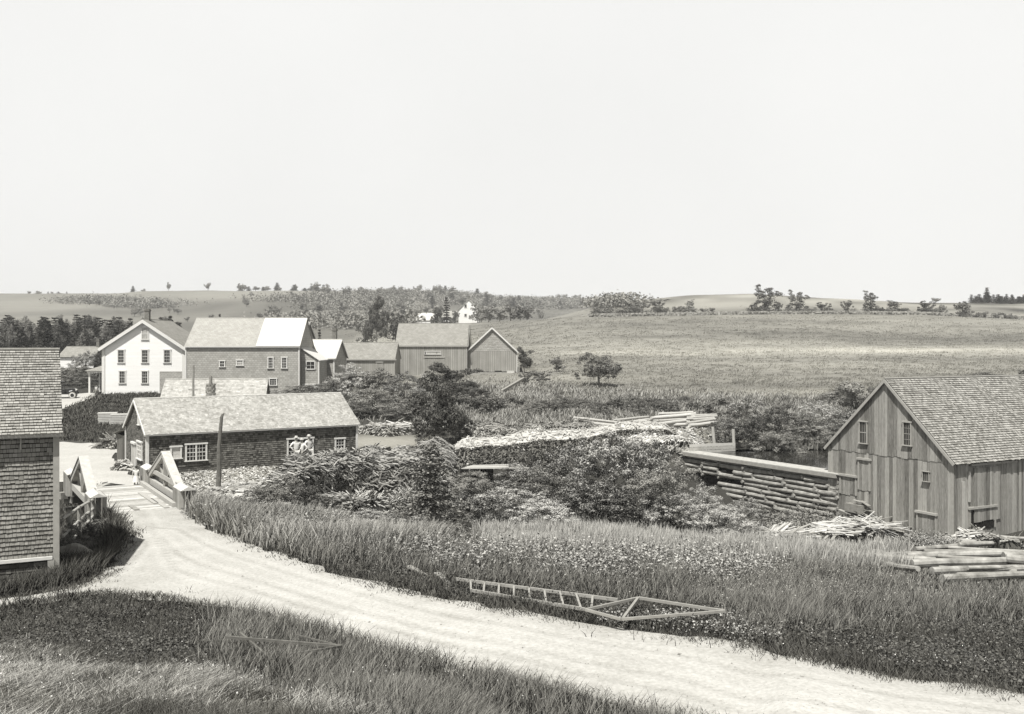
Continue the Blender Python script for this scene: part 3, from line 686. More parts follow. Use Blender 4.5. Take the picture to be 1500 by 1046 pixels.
b = MB(); q, t = B.hit('x0', 748, 547); b.obox(B.pt('x0', q, t, .06), (0,-1,0), (-1,0,0), (0,0,1), .55, .04, .4); b.build('white_panel', 'roof_new', B.root)
# 10 house roof behind the mill, left
B = Bld('distant_cottage', 'cottage with a pale grey roof half hidden by bushes left of the white house', 'house', gp(86, 160, 3.9), math.radians(-2), 5.9, 6, 1.9, 3.5)
B.wall('flat', 'clapboard'); B.roof('roof_far_grey', ov=.3, og=.2); B.chimney(5.3, 3, .5, 3.2, 4.8)
# 11 hill farm
B = Bld('hill_farmhouse', 'white farmhouse with its gable facing on the rise behind the barns', 'house', gp(701, 330, -5.6), math.radians(88), 9, 6.9, 6.5, 10.0)
B.wall('flat', 'clapboard'); B.roof('roof_far_pale', ov=.3, og=.3, th=.15)
B.win('x0', 680, 446, 684, 450.5, 1, 2, fr=.12); B.win('x0', 680, 460, 684, 463.5, 1, 2, fr=.12); B.win('x0', 690, 461, 693, 465, 1, 2, fr=.1); B.chimney(1.5, 3.4, .7, 9.5, 11.3)
B = Bld('farm_cottage', 'low white cottage at the left end of the farm on the rise', 'house', gp(607, 322, -6.2), math.radians(-25), 6.8, 6.5, 2.0, 4.4)
B.wall('flat', 'clapboard'); B.roof('roof_new', ov=.3, og=.2, th=.12); B.win('x0', 611, 469, 613, 472, 1, 2, fr=.12)
B.chimney(.5, 3.2, .5, 4.0, 5.6); B.chimney(5.5, 3.2, .5, 4.0, 5.6)
B = Bld('farm_ell', 'pale roofed ell between two trees joining the hill farmhouse', 'building', gp(645, 329, -6.0), 0, 5.5, 5, 3.3, 5.6)
B.wall('flat', 'clapboard'); B.roof('roof_far_pale', ov=.3, og=.1, th=.12)

# 12 big board barn on the right
B = Bld('weathered_barn', 'big unpainted board barn with a steep shingled roof at the right edge', 'barn', (23.1, 50.0, CZ-10.4), math.atan2(.456, .89), 14, 8.65, 4.33, 8.4)
ang = B.a
b = B.body(extra=1, z0=-.8)
_, tse = B.hit('x0', 1290, 665)
B.boards(b, 'x0', -.5, tse, .26); B.boards(b, 'x0', tse-.04, None, .24, k=.025); B.boards(b, 'y0', -.3, None, .24)
b.build('wall', ['boards', 'dark_gap'], B.root)
B.roof('shingle_roof_barn', ov=.28, og=.2, shingle=(.165, .13, .03), under='dark_gap', gap=.03)
B.trim('trim_grey', corner=.15, ov=.28, og=.2, rake=.16, fascia=.07, t0=-.3, faces=('x0',))
B.win('x0', 1260, 618, 1272, 649, 3, 2, pane='dark_gap', m='trim_grey', fr=.07, label='gable window with its upper sash gone', k0=.075)
B.win('x0', 1324, 619, 1337, 652, 3, 4, pane='dark_gap', bars=.016, m='trim_grey', fr=.08, k0=.075)
B.win('x0', 1353, 691, 1363, 705, 3, 1, m='trim_grey', fr=.03, name='slatted_opening', k0=.075)
B.door('x0', 1260, 674, 1274, 718, label='tall narrow board door')
B.door('x0', 1233, 698, 1254, 724, name='hatch', label='square board hatch')
B.door('x0', 1346, 753, 1371, 794, label='low board door at ground level')
B.door('y0', 1425, 684, 1464, 762, name='sliding_door', frame=False, k0=.07)
b = MB(); q0, t0 = B.hit('y0', 1420, 681); q1, _ = B.hit('y0', 1487, 681); b.obox(B.pt('y0', (q0+q1)/2, t0, .10), (1,0,0), (0,-1,0), (0,0,1), (q1-q0)/2, .05, .06)
b.obox(B.pt('y0', (q0*.6+q1*.4), t0+.12, .14), (1,0,0), (0,-1,0), (0,0,1), .25, .04, .07); b.build('door_track', 'timber', B.root)
B.door('y0', 1420, 744, 1455, 774, m='dark_gap', fr='timber', name='cellar_opening')
b = MB(); q0, _ = B.hit('y0', 1418, 690); b.obox(B.pt('y0', q0, 2.9, .08), (1,0,0), (0,-1,0), (0,0,1), .07, .03, .8); b.obox(B.pt('y0', q0-.45, 1.6, .08), (1,0,0), (0,-1,0), (0,0,1), .1, .03, 1.6); b.build('batten', 'board_pale', B.root)
# broken chute under the doors
b = MB()
qa, ta = B.hit('x0', 1243, 735); qb, tb = B.hit('x0', 1276, 723)
for k in range(9):
    q = qa+(qb-qa)*random.random(); t = ta+.25-random.random()*.8
    p0 = B.pt('x0', q-.3, t, .1+.4*random.random()); p1 = B.pt('x0', q+random.uniform(.3,.9), t+random.uniform(-.3,.15), .1+.4*random.random()); b.bar(p0, p1, .22, .03)
b.obox(B.pt('x0', qa+.75, ta-.25, .25), (0,-1,0), (-1,0,0), (0,0,1), .6, .22, .24)
b.bar(B.pt('x0', qb-.1, ta-.3, .4), B.pt('x0', qa-.4, ta-2.0, 1.3), .25, .04); b.bar(B.pt('x0', qb+.2, ta-.9, .4), B.pt('x0', qa-2.2, ta-2.1, 1.0), .12, .08)
b.build('chute', 'timber', B.root)
BARN = B

# ------------------------------------------------------------------ bridge with two king-post trusses
dv = np.array([-.514, .857, 0]); wv = np.array([-.857, -.514, 0]); UZ = np.array([0,0,1.])
Np = np.array([-14.7, 43.0, CZ-7.42]); LB = 8.75
root = empty('wooden_bridge', (Np+dv*LB/2+wv*1.85).tolist(), 0, 'white-boarded wooden road bridge with two low king-post trusses over the stream', 'bridge')
ro = np.array(root.location)
def BP(a, c, z): return Np+dv*a+wv*c+UZ*z-ro      # a along, c across, z up, local to the bridge
b = MB()
n = 46
for i in range(n):
    a = i*LB/n+.1; e = random.uniform(-.08, .08)
    b.bar(BP(a, .15+e, .07+random.uniform(-.01,.01)), BP(a, 3.55+e, .07+random.uniform(-.01,.01)), LB/n-.015, .06)
b.build('deck', 'plank', root)
b = MB()
for (c0, a0, a1, z) in ((.75,0.2,3.2,.13),(.95,1.6,5.4,.13),(2.9,.4,4.2,.13),(3.1,3,7.5,.13),(2.0,.3,1.6,.13)):
    b.bar(BP(a0, c0, z), BP(a1, c0+.05, z), .22, .05)
b.build('running_plank', 'board_pale', root)
for c in (0.0, 3.7):
    sg = 1 if c else -1
    zb = .35; za = 2.05
    for nm, p, q, wd, th, m in (('bottom_chord', BP(-.3,c,zb), BP(LB+.3,c,zb), .26, .3, 'board_pale'),
                             ('brace', BP(.9,c,zb+.3), BP(LB/2,c,za), .34, .24, 'board_pale'), ('brace', BP(LB-.9,c,zb+.3), BP(LB/2,c,za), .34, .24, 'board_pale'),
                             ('king_post', BP(LB/2,c,zb), BP(LB/2,c,za-.1), .2, .16, 'trim_grey'),
                             ('guard_rail', BP(1.2,c-sg*.12,zb+.62), BP(LB-1.2,c-sg*.12,zb+.62), .05, .22, 'board_pale'),
                             ('strut', BP(LB/2,c,zb+.2), BP(LB/2-1.3,c,zb+1.15), .12, .14, 'timber'), ('strut', BP(LB/2,c,zb+.2), BP(LB/2+1.3,c,zb+1.15), .12, .14, 'timber')):
        t = MB(); up = (0,0,1) if nm != 'king_post' else dv
        t.bar(p, q, wd, th, up=up); t.build(nm, m, root)
    t = MB(); t.bar(BP(.85,c,zb+.42), BP(LB/2+.02,c,za+.16), .42, .04); t.bar(BP(LB-.85,c,zb+.42), BP(LB/2-.02,c,za+.16), .42, .04); t.build('truss_cap', 'plank', root)
    for a0, a1 in ((-.55, 1.0), (LB-1.0, LB+.55)):      # boarded boxes over the chord ends, with peaked lids
        t = MB()
        x = a0
        while x < a1-.05:
            for s_ in (-.26, .26): t.bar(BP(x+.1, c+s_, -.15), BP(x+.1, c+s_, .95), .19, .03, up=dv)
            x += .2
        for x in (a0, a1):
            for j in (-.13, .13): t.bar(BP(x, c+j, -.15), BP(x, c+j, .95), .25, .03, up=wv)
        t.build('end_box', 'board_pale', root)
        t = MB()
        P = [BP(a0-.06,c-.34,.93),BP(a1+.06,c-.34,.93),BP(a1+.06,c+.34,.93),BP(a0-.06,c+.34,.93),BP(a0-.06,c,1.1),BP(a1+.06,c,1.1)]
        t.add(P, [(0,1,5,4),(3,4,5,2),(0,4,3),(1,2,5),(3,2,1,0)]); t.build('box_lid', 'plank', root)
for c in (.4, 3.3):
    t = MB(); t.bar(BP(.3,c,.2), BP(LB-.2,c,.2), .2, .18); t.build('curb', 'board_pale', root)
for a in (-.6, LB+.2):
    t = MB()
    for i in range(60):
        t.obox(BP(a+random.uniform(-.3,.3), random.uniform(-.5,4.2), -.2-random.random()*1.6), unit([random.random(),1,0]), unit([1,-random.random(),0]), UZ, random.uniform(.15,.35), random.uniform(.15,.3), random.uniform(.1,.2))
    t.build('abutment', 'stone', root)

# pole railing from the left truss towards the mill
e0 = Np+wv*3.9-dv*.5+UZ*.85; e1 = np.array([-15.6, 31.4, CZ-6.5]); e1 = np.array([(92-750)/F*34.5, 34.5, CZ-(760-HY)/F*34.5])
root = empty('pole_railing', (float(e1[0]), float(e1[1]), float(H(e1[0], e1[1]))), 0, 'peeled pole railing running from the near bridge truss to the mill', 'railing'); ro2 = np.array(root.location)
for dz in (0, -.65, -1.2):
    t = MB(); p0, p1 = e0-ro2+UZ*dz*.6, e1-ro2+UZ*dz; t.tube([p0, (p0+p1)/2+UZ*.04, p1], [.06,.055,.05], 7); t.build('rail', 'board_pale', root)
for f_ in (.15, .5, .8):
    p = e0*(1-f_)+e1*f_-ro2; t = MB(); t.tube([p+UZ*.1, p-UZ*1.5], .07, 7); t.build('post', 'timber', root)

# ------------------------------------------------------------------ log dam, its plank cap and the pond
DA = np.array([12.3, 69.4]); DBp = np.array([19.6, 57.1]); dd = unit(DBp-DA); Ld = float(np.linalg.norm(DBp-DA)); nrm = np.array([-dd[1], dd[0]]); nrm = nrm if nrm[1] < 0 else -nrm
root = empty('log_dam', (float((DA+DBp)[0]/2), float((DA+DBp)[1]/2), CZ-11), 0, 'log crib dam of stacked round timbers under a pale plank cap by the barn', 'dam'); ro = np.array(root.location)
def DP(s, o, z):  # along, outward, height above -11
    p = DA+dd*s+nrm*o; return np.array([p[0]-ro[0], p[1]-ro[1], z])
b = MB()
b.add([DP(0,-.5,-.6),DP(Ld,-.5,-.6),DP(Ld,-.5,3.1),DP(0,-.5,3.1),DP(0,-1.9,-.6),DP(Ld,-1.9,-.6),DP(Ld,-1.9,3.1),DP(0,-1.9,3.1)], [(0,1,2,3),(5,4,7,6),(3,2,6,7),(1,5,6,2),(4,0,3,7),(4,5,1,0)])
b.build('fill', 'dark_gap', root)
nlog = 0
for r_ in range(10):
    z = 3.0-r_*.315; s0 = .1+random.random()*.4 if r_ < 4 else 2+r_*.4; off = .02*r_
    while s0 < Ld-.3 and nlog < 92:
        l_ = random.uniform(1.5, 2.9); s1 = min(s0+l_, Ld-.05)
        if 4.0 < (s0+s1)/2 < 5.1 and r_ < 5: s0 = max(s1, 5.05); continue
        if s1 > 4.0 and s0 < 4.0 and r_ < 5: s1 = 4.0
        r0 = random.uniform(.115, .15); t = MB(); o1, o2 = off+random.uniform(-.12,.12), off+random.uniform(-.12,.12)
        t.tube([DP(s0,o1,z+random.uniform(-.02,.02)), DP((s0+s1)/2,(o1+o2)/2,z), DP(s1-.06,o2,z+random.uniform(-.02,.02))], [r0, r0*1.04, r0*.93], 9, jit=.12); t.build('log', 'log_dam', root); nlog += 1
        if random.random() < .85 and nlog < 92:
            t = MB(); r0 = random.uniform(.08,.12); t.tube([DP(s1, -.6, z-.17), DP(s1, .18+random.random()*.12, z-.2)], r0, 8, jit=.1); t.build('tie_log', 'log_dam', root)
            nlog += 1
        s0 = s1
b = MB(); b.add([DP(-.4,.35,3.25),DP(Ld+.2,.35,3.25),DP(Ld+.2,-.6,3.32),DP(-.4,-.6,3.32),DP(-.4,.35,3.31),DP(Ld+.2,.35,3.31),DP(Ld+.2,-.6,3.38),DP(-.4,-.6,3.38)], [(4,5,6,7),(0,1,5,4),(3,2,1,0),(1,2,6,5),(2,3,7,6),(3,0,4,7)])
b.build('plank_cap', 'plank', root)
b = MB(); b.bar(DP(-.2,.3,3.14), DP(Ld,.3,3.14), .12, .2); b.build('cap_beam', 'timber', root)
# boarded sluice wing behind the cap, with posts
p1 = atz(1010, 660, 68.6); p2 = atz(1077, 654, 69.5)
root = empty('sluice_wing', (p1[0], p1[1], p1[2]-1), 0, 'pale board apron and posts behind the far end of the log dam', 'sluice'); r3 = np.array(root.location)
b = MB()
for k in range(3): b.bar(p1-r3+UZ*(k*.22-.1), p2-r3+UZ*(k*.24-.3), .04, .2)
b.build('board', 'board_pale', root)
for px, y0, y1 in ((1076, 629, 662), (1047, 626, 645), (998, 643, 660)):
    q0 = atz(px, y1, 69.8)-r3; q1 = atz(px-(3 if px < 1060 else 2), y0, 69.8)-r3; b = MB(); b.tube([q0-UZ*.6, q1], [.13,.11], 8); b.build('post', 'board_pale', root)
pl = np.array([DA-nrm*1.0+dd*-1, DBp-nrm*1.0+dd*.5, [29, 63], [31, 68], [27, 71], [20, 69.5], [15.5, 69]])
me = npmesh('pond', [(x, y, CZ-7.75) for x, y in pl], [[0,1,2],[0,2,3],[0,3,4],[0,4,5],[0,5,6]], 'water')
if me.polygons[0].normal.z < 0: me.flip_normals()
link('pond', me, kind='structure')
wx, wy, _ = G([1120, 1215, 1230, 1180, 1110, 1040], [755, 758, 785, 790, 792, 770])
me = npmesh('stream', [(x, y, CZ-10.62) for x, y in ((4,56),(10,54.5),(19,54),(24,58),(18,62),(10,64))], [[0,1,2],[0,2,3],[0,3,4],[0,4,5]], 'water')
if me.polygons[0].normal.z < 0: me.flip_normals()
link('stream', me, kind='structure')

# ------------------------------------------------------------------ plank-topped flume mouth in the bushes
p = g1(697, 716); root = empty('flume_mouth', p.tolist(), 0, 'dark plank-topped flume opening with two pale posts, among the bushes', 'flume')
d_ = p[1]; sc = d_/F
b = MB()
for k in range(7): b.bar((-.9+k*.1, -.2+k*.25, 1.3+random.random()*.03), (2.6+random.random()*.8, -.5+k*.25, 1.38+random.random()*.1), .2, .05)
b.build('plank', 'board_pale', root)
for x in (-.42, .22):
    b = MB(); b.tube([(x, 0, -.2), (x+.03, 0, 1.3)], .06, 8); b.build('post', 'board_pale', root)
b = MB(); b.box(-1.0, .8, -.3, 1.1, .9, 1.28); b.box(-1.0, 0, -.3, -.9, .8, 1.28); b.build('back_wall', 'dark_gap', root)

# ------------------------------------------------------------------ slab and edging piles
def sticks(b, n, fpos, length, wid, th, direc, spread, mi=0, tilt=.1):
    for i in range(n):
        c, up = fpos(); L_ = length*random.uniform(.5, 1.25); a = direc+random.gauss(0, spread)
        d_ = np.array([math.cos(a), math.sin(a), random.gauss(0, tilt)]); d_ -= up*np.dot(d_, up)*.85; d_ = unit(d_)
        b.bar(c-d_*L_/2, c+d_*L_/2, wid*random.uniform(.6, 1.3), th, mi, up=up)
def pile(name, label, cat, path, width, height, n, length, direc, spread, top='slab_pale', side='slab_dark', flat=.5, wid=.075, tilt=.1, nside=None, sidelen=None, core='heap_core', grp=None, jag=0.3, und=.5):
    """path: ground pixels of the near foot; the heap lies behind it"""
    P = np.array([g1(*q) for q in path]); c0 = P.mean(0); root = empty(name, c0.tolist(), 0, label, cat, grp); 
    seg = np.linalg.norm(np.diff(P[:,:2], axis=0), axis=1); cum = np.r_[0, np.cumsum(seg)]; T = cum[-1]
    wf = (lambda t: width) if not callable(width) else width; hf = (lambda t: height) if not callable(height) else height
    sd_ = random.randint(0, 999)
    def prof(t, v):     # v 0 front foot .. 1 back foot
        p = np.array([np.interp(t*T, cum, P[:,i]) for i in range(2)]); e = min(t, 1-t)*T
        hh = hf(t)*min(1, (e/1.2+.02))**.6; q = min(1, v/(1-flat)*1.0) if v < .5 else 1; 
        zz = hh*(min(1, (v/.16))**.7 if v < .16 else (1 if v < .8 else max(0, (1-v)/.2)**.8)); zz *= (.9+und*float(vnoise(np.array(t*T*.7+sd_), np.array(v*3.), 3)))
        y = p[1]+v*wf(t); x = p[0]+float(vnoise(np.array(t*T*.8+sd_), np.array(0.), 8))*jag*2; return np.array([x, y+float(vnoise(np.array(t*T*.5+sd_), np.array(5.), 8))*jag*3, float(H(x, y))+zz-.05])
    nt_, nv = max(8, int(T/.5)), 14
    V = [prof(i/nt_, j/nv)-c0 for i in range(nt_+1) for j in range(nv+1)]
    b = MB(); b.add(V, [(i*(nv+1)+j, (i+1)*(nv+1)+j, (i+1)*(nv+1)+j+1, i*(nv+1)+j+1) for i in range(nt_) for j in range(nv)], 0, True); b.build('core', core, root)
    def mk(v0, v1):
        def f():
            t = random.uniform(.01, .99); v = random.uniform(v0, v1); e = .02
            p = prof(t, v); px_ = prof(min(1, t+e), v); pv_ = prof(t, min(1, v+.03)); up = np.cross(px_-p, pv_-p)
            up = unit(up) if np.linalg.norm(up) > 1e-6 else UZ
            if up[2] < 0: up = -up
            return p-c0+up*random.uniform(.0, .12), up
        return f
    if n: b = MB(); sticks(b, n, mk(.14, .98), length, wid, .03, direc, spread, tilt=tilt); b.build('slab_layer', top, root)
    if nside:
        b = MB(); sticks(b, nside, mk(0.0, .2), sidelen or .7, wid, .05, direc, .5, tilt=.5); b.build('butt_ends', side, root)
    return root, prof, c0
HP = math.pi/2
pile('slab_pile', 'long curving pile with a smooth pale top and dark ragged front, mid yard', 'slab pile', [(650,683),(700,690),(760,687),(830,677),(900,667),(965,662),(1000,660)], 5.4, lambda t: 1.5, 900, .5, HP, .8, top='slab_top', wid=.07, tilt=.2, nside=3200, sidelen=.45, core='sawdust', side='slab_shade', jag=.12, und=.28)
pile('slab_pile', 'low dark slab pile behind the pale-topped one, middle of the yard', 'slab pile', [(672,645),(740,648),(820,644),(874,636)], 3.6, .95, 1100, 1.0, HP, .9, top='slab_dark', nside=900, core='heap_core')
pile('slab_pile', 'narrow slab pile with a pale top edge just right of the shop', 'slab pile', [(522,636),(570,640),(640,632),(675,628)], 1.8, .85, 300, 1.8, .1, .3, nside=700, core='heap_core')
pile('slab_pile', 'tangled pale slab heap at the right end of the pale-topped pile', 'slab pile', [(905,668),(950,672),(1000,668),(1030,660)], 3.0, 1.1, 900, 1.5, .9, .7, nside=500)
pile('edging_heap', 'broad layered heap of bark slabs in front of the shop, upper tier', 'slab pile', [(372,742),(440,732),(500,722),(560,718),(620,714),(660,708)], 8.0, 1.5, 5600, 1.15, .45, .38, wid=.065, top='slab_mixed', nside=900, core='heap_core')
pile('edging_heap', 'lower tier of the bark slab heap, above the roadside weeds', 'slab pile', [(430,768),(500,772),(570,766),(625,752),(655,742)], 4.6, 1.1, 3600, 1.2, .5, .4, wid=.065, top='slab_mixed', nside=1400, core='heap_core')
pile('edging_heap', 'small dark slab ridge right below the shop end window', 'slab pile', [(468,690),(520,694),(580,697),(625,690)], 1.6, 1.3, 260, 1.0, .5, .9, top='slab_dark', nside=500)
pile('board_heap', 'fan of bleached boards and slabs spilling in front of the big barn', 'board pile', [(1112,800),(1170,806),(1240,806),(1310,797),(1335,790)], lambda t: 3.0+1.2*t, lambda t: .5+.55*math.sin(t*3), 760, 2.6, .35, .28, top='slab_pale', nside=200, wid=.11, tilt=.04, und=.3)
pile('bark_heap', 'pale heap of chips and slabs on the bank between the bridge and the shop', 'chip pile', [(283,728),(320,735),(370,735),(420,720)], 4.5, .45, 900, .7, .8, 1.2, top='slab_pale', core='sawdust')
pile('bark_heap', 'small dark pile of sawn edgings beside the far road, left of the shop', 'slab pile', [(146,656),(165,658),(184,655)], 1.6, .75, 260, 1.6, .35, .4, top='slab_dark', nside=120)
pile('stone_heap', 'rubble of sticks and stones at the left corner of the shop', 'rubble', [(160,688),(175,690),(192,692)], 2.2, .5, 260, .7, .6, 1.2, top='slab_pale', nside=60)
pile('slab_pile', 'dark and pale board heap against the long side of the big barn', 'board pile', [(1400,800),(1425,803),(1450,806)], 1.8, .8, 160, 1.9, 2.3, .25, top='slab_pale', nside=60)
pile('chip_mound', 'grassy mound of old chips at the right edge by the barn wall', 'mound', [(1430,806),(1470,812),(1530,815)], 3.5, .7, 260, 1.0, .5, 1.2, top='slab_dark', core='heap_core')
pile('brush_heap', 'brush heap showing between the house ell and the bushes', 'brush pile', [(462,566),(472,570),(482,568)], 2.5, 2.2, 120, 1.8, .6, .6, top='slab_pale')
# two white-covered lumber stacks by the far road
for (px, d, lb) in ((158, 84, 'white lumber stack nearest the road, left of the shop'), (175, 83, 'white lumber stack right beside the shop end')):
    p = at(px, d); root = empty('lumber_stack', p.tolist(), .3, lb, 'lumber stack')
    for k in range(7):
        b = MB(); b.box(-.75+random.uniform(-.05,.05), -.5, .05+k*.14, .75+random.uniform(-.05,.05), .5, .16+k*.14); b.build('board', 'roof_new', root)

# logs: yard and front
def log(p0, p1, r, m, label, group, cat='log', name='log'):
    p0 = np.asarray(p0, float); p1 = np.asarray(p1, float); c = (p0+p1)/2; b = MB()
    k_ = [p0-c+(p1-p0)*t+np.array([0,0,random.uniform(-.02,.02)]) for t in (0,.3,.65,1)]
    b.tube(k_, [r, r*.97, r*.93, r*.86], 10, jit=.06); return b.build(name, m, loc=c.tolist(), label=label, cat=cat, group=group)
Gy = 'white logs in the mill yard'
for (x0, y0, x1, y1, n, lb) in ((842,618,905,626,6,'peeled white log in the left stack of the mill yard'), (905,622,955,618,7,'peeled white log in the middle stack of the mill yard'), (958,620,1012,616,14,'peeled white log in the tall right stack of the mill yard'), (1012,618,1046,614,12,'short peeled white log at the right end of the yard stacks'), (870,636,930,630,5,'loose white log lying in front of the yard stacks')):
    for k in range(n):
        a = g1(x0+random.uniform(-9,9), y0+k % 4*3.2+random.uniform(-2,2)); c = g1(x1+random.uniform(-9,9), y1+k % 4*3.2+random.uniform(-2,2)); up = (k//4)*.2+.12
        log(a+[0,0,up], c+[0,0,up+random.uniform(-.05,.1)], random.uniform(.11,.16), 'roof_new' if random.random() < .5 else 'board_pale', lb, Gy+', '+lb.split(' in ')[-1].split(' of ')[0])
Gf = 'peeled logs lying in the grass before the barn'
for x0, y0, x1, y1, r, lift, lb in (
    (1262,824,1350,818,.12,.25,'thin pale log farthest left in the grass before the barn'), (1340,818,1452,809,.13,.45,'thin log with a raised right end nearest the barn'),
    (1282,829,1370,832,.17,.35,'short thick pale log left of the front log row'), (1330,829,1480,826,.17,.45,'long straight log at the back of the front log row'),
    (1336,842,1490,836,.18,.45,'bright long log in the middle of the front log row'), (1470,830,1560,828,.18,.45,'log running out of the right edge, back of the row'),
    (1475,838,1550,842,.2,.55,'thick log end at the right edge, middle of the row'), (1365,850,1500,845,.16,.35,'shaded log under the bright middle log'),
    (1380,860,1520,852,.15,.3,'nearest log of the row, half sunk in grass'), (1375,799,1440,806,.15,.35,'stub log lying at the barn corner'),
    (1405,813,1455,811,.10,.5,'thin pole behind the front log row'), (1460,800,1530,805,.08,.5,'light pole by the right edge below the barn wall'), (1300,838,1345,845,.13,.3,'small log end poking from the tall grass')):
    log(g1(x0, y0)+[0,0,lift], g1(x1, y1)+[0,0,lift], r, 'log_pale', lb, Gf)

rl = random.Random(77)
for k in range(9):
    x0 = rl.uniform(1340, 1420); y0 = 812+k*5.2+rl.uniform(-2,2); x1 = x0+rl.uniform(70, 150)
    log(g1(x0, y0)+[0,0,rl.uniform(.3,.6)], g1(x1, y0+rl.uniform(-7,3))+[0,0,rl.uniform(.25,.6)], rl.uniform(.05,.09), 'log_pale' if k % 2 else 'timber', 'thin crooked pole lying loose among the thicker logs before the barn', 'thin poles among the logs')
# fallen pieces along the road
a = atz(700, 856, 0)
def frame_thing(name, label, cat, pts, bars, m, lift=.1):
    P = {k: g1(*v[:2])+np.array([0,0,v[2]]) for k, v in pts.items()}; c0 = sum(P.values())/len(P); c0[2] -= .2
    root = empty(name, c0.tolist(), 0, label, cat)
    for nm, i, j, wd, th in bars:
        b = MB(); b.bar(P[i]-c0, P[j]-c0, wd, th); b.build(nm, m[nm] if isinstance(m, dict) else m, root)
    return root
frame_thing('fallen_truss_frame', 'pale diamond-shaped timber frame lying in the verge beside the road', 'timber frame',
    dict(a=(858,917,.36), b=(910,929,.32), c=(1062,922,.4), d=(935,902,.42), e=(913,928,.33), f=(1060,905,.1)),
    [('beam','a','b',.055,.055),('beam','b','c',.055,.055),('beam','a','d',.055,.055),('beam','d','c',.06,.06),('brace','e','d',.06,.05)], 'timber')
# ladder: two rails and rungs
p0, p1 = g1(668, 860)+[0,0,.22], g1(905, 897)+[0,0,.3]; q0, q1 = g1(690, 876)+[0,0,.2], g1(866, 907)+[0,0,.2]
c0 = (p0+p1)/2-[0,0,.5]; root = empty('fallen_ladder', c0.tolist(), 0, 'grey ladder-like frame on edge in the weeds beside the road', 'ladder')
b = MB(); b.bar(p0-c0, p1-c0, .05, .075); b.build('side_rail', 'trim_grey', root); b = MB(); b.bar(q0-c0, q1-c0, .05, .075); b.build('side_rail', 'trim_grey', root)
for k in range(9):
    t = .1+k*.095; b = MB(); x = p0+(p1-p0)*t; s_ = (x[0]-q0[0])/(q1[0]-q0[0]); s_ = min(1, max(0, s_)); y = q0+(q1-q0)*s_; b.bar(x-c0, y-c0, .05, .05, up=(1,0,0)); b.build('rung', 'trim_grey', root)
for x0, y0, l0, x1, y1, l1, wd, m, lb in ((598,842,.25,628,852,.12,.16,'timber','dark-ended broken plank at the left of the roadside debris'), (606,850,.08,632,856,.1,.2,'board_pale','pale broken board behind the left debris'),
    (640,850,.2,657,862,.1,.18,'board_pale','short pale board tilted in the weeds'), (1098,925,.1,1121,943,.06,.1,'roof_new','bleached crooked stick lying on the road verge'), (1105,797,.35,1128,800,.2,.16,'board_pale','single pale board left of the board fan')):
    a, c = g1(x0, y0)+[0,0,l0], g1(x1, y1)+[0,0,l1]; m0 = (a+c)/2; b = MB(); b.bar(a-m0, (c-a)*.1+[0,0,.02], wd, .05); b.bar((c-a)*.08, c-m0, wd*.9, .05); b.build('broken_board', m, loc=m0.tolist(), label=lb, cat='board')
frame_thing('old_harrow_frame', 'dark rusty angular frame half hidden in the foreground grass', 'farm implement',
    dict(a=(330,963,.4), b=(500,972,.34), c=(418,983,.3), d=(470,978,.34), e=(352,958,.42), f=(418,995,.05), g=(395,976,.15), h=(435,952,.3)),
    [('bar','a','b',.05,.05),('bar','c','d',.04,.04),('bar','d','b',.04,.04),('bar','e','g',.04,.04),('leg','c','f',.05,.05),('bar','h','b',.03,.03)], {'bar':'bark','leg':'metal_rust'})

# poles and posts
b = MB(); p = at(318, 47.5); tp = atz(325, 607, 47.5)-p
b.tube([(0,0,-.3), tp*.3+[.03,0,0], tp*.62+[-.05,0,0], tp*.97, tp+[.04,0,.02]], [.14,.12,.10,.08,.05], 8, jit=.15); b.tube([tp*.96, tp*.96+[.12,0,.22]], [.05,.03], 6); b.tube([tp*.78, tp*.78+[-.1,0,.1]], [.06,.03], 6)
b.build('bare_pole', 'bark', loc=p.tolist(), label='rough bare tree-trunk pole standing in front of the shop wall', cat='pole')
b = MB(); p = atz(283, 566, 71); b.tube([(0,0,-2.2), (0,0,1.6)], .09, 8); b.box(-.35,-.05,-.3,.3,.05,-.2); b.build('stub_post', 'timber', loc=p.tolist(), label='pale post rising behind the storage shed roof', cat='post')
b = MB(); p = at(219.5, 86); b.tube([(0,0,-.2), (0,0,1.6)], .07, 8); b.build('fence_post', 'timber', loc=p.tolist(), label='thin lone post in the grass below the white house', cat='post')
for px, d, h_, lb in ((760,135,1.9,'dark post by the corner of the gable barn'), (805,128,1.0,'short pale post in the hedge right of the barns')):
    b = MB(); p = at(px, d); b.tube([(0,0,-.2), (.05,0,h_)], .09, 7); b.build('fence_post', 'timber', loc=p.tolist(), label=lb, cat='post')
b = MB(); a, c = g1(735, 577)+[0,0,.3], g1(768, 562)+[0,0,.7]; m0 = (a+c)/2; b.bar(a-m0, c-m0, .3, .3); b.build('leaning_beam', 'timber', loc=m0.tolist(), label='long slanting beam lying in the rough grass below the gable barn', cat='beam')
for (px, py, s_, lb) in ((105, 829, .75, 'big pale boulder at the mill corner beside the road'), (98, 845, .4, 'smaller stone in front of the boulder by the mill'), (120, 838, .35, 'flat stone right of the boulder by the mill')):
    import bmesh
    bm = bmesh.new(); bmesh.ops.create_icosphere(bm, subdivisions=3, radius=1)
    for v in bm.verts:
        n_ = 1+.5*float(vnoise(np.array(v.co.x*1.7+px), np.array(v.co.y*1.7+v.co.z*2), 2)); v.co = Vector((v.co.x*s_*n_, v.co.y*s_*.8*n_, v.co.z*s_*.75*n_))
    me = bpy.data.meshes.new('boulder'); bm.to_mesh(me); bm.free(); me.materials.append(MATS['stone']); p = g1(px, py)
    link('boulder', me, loc=(p[0], p[1], p[2]+s_*.2), label=lb, cat='boulder')

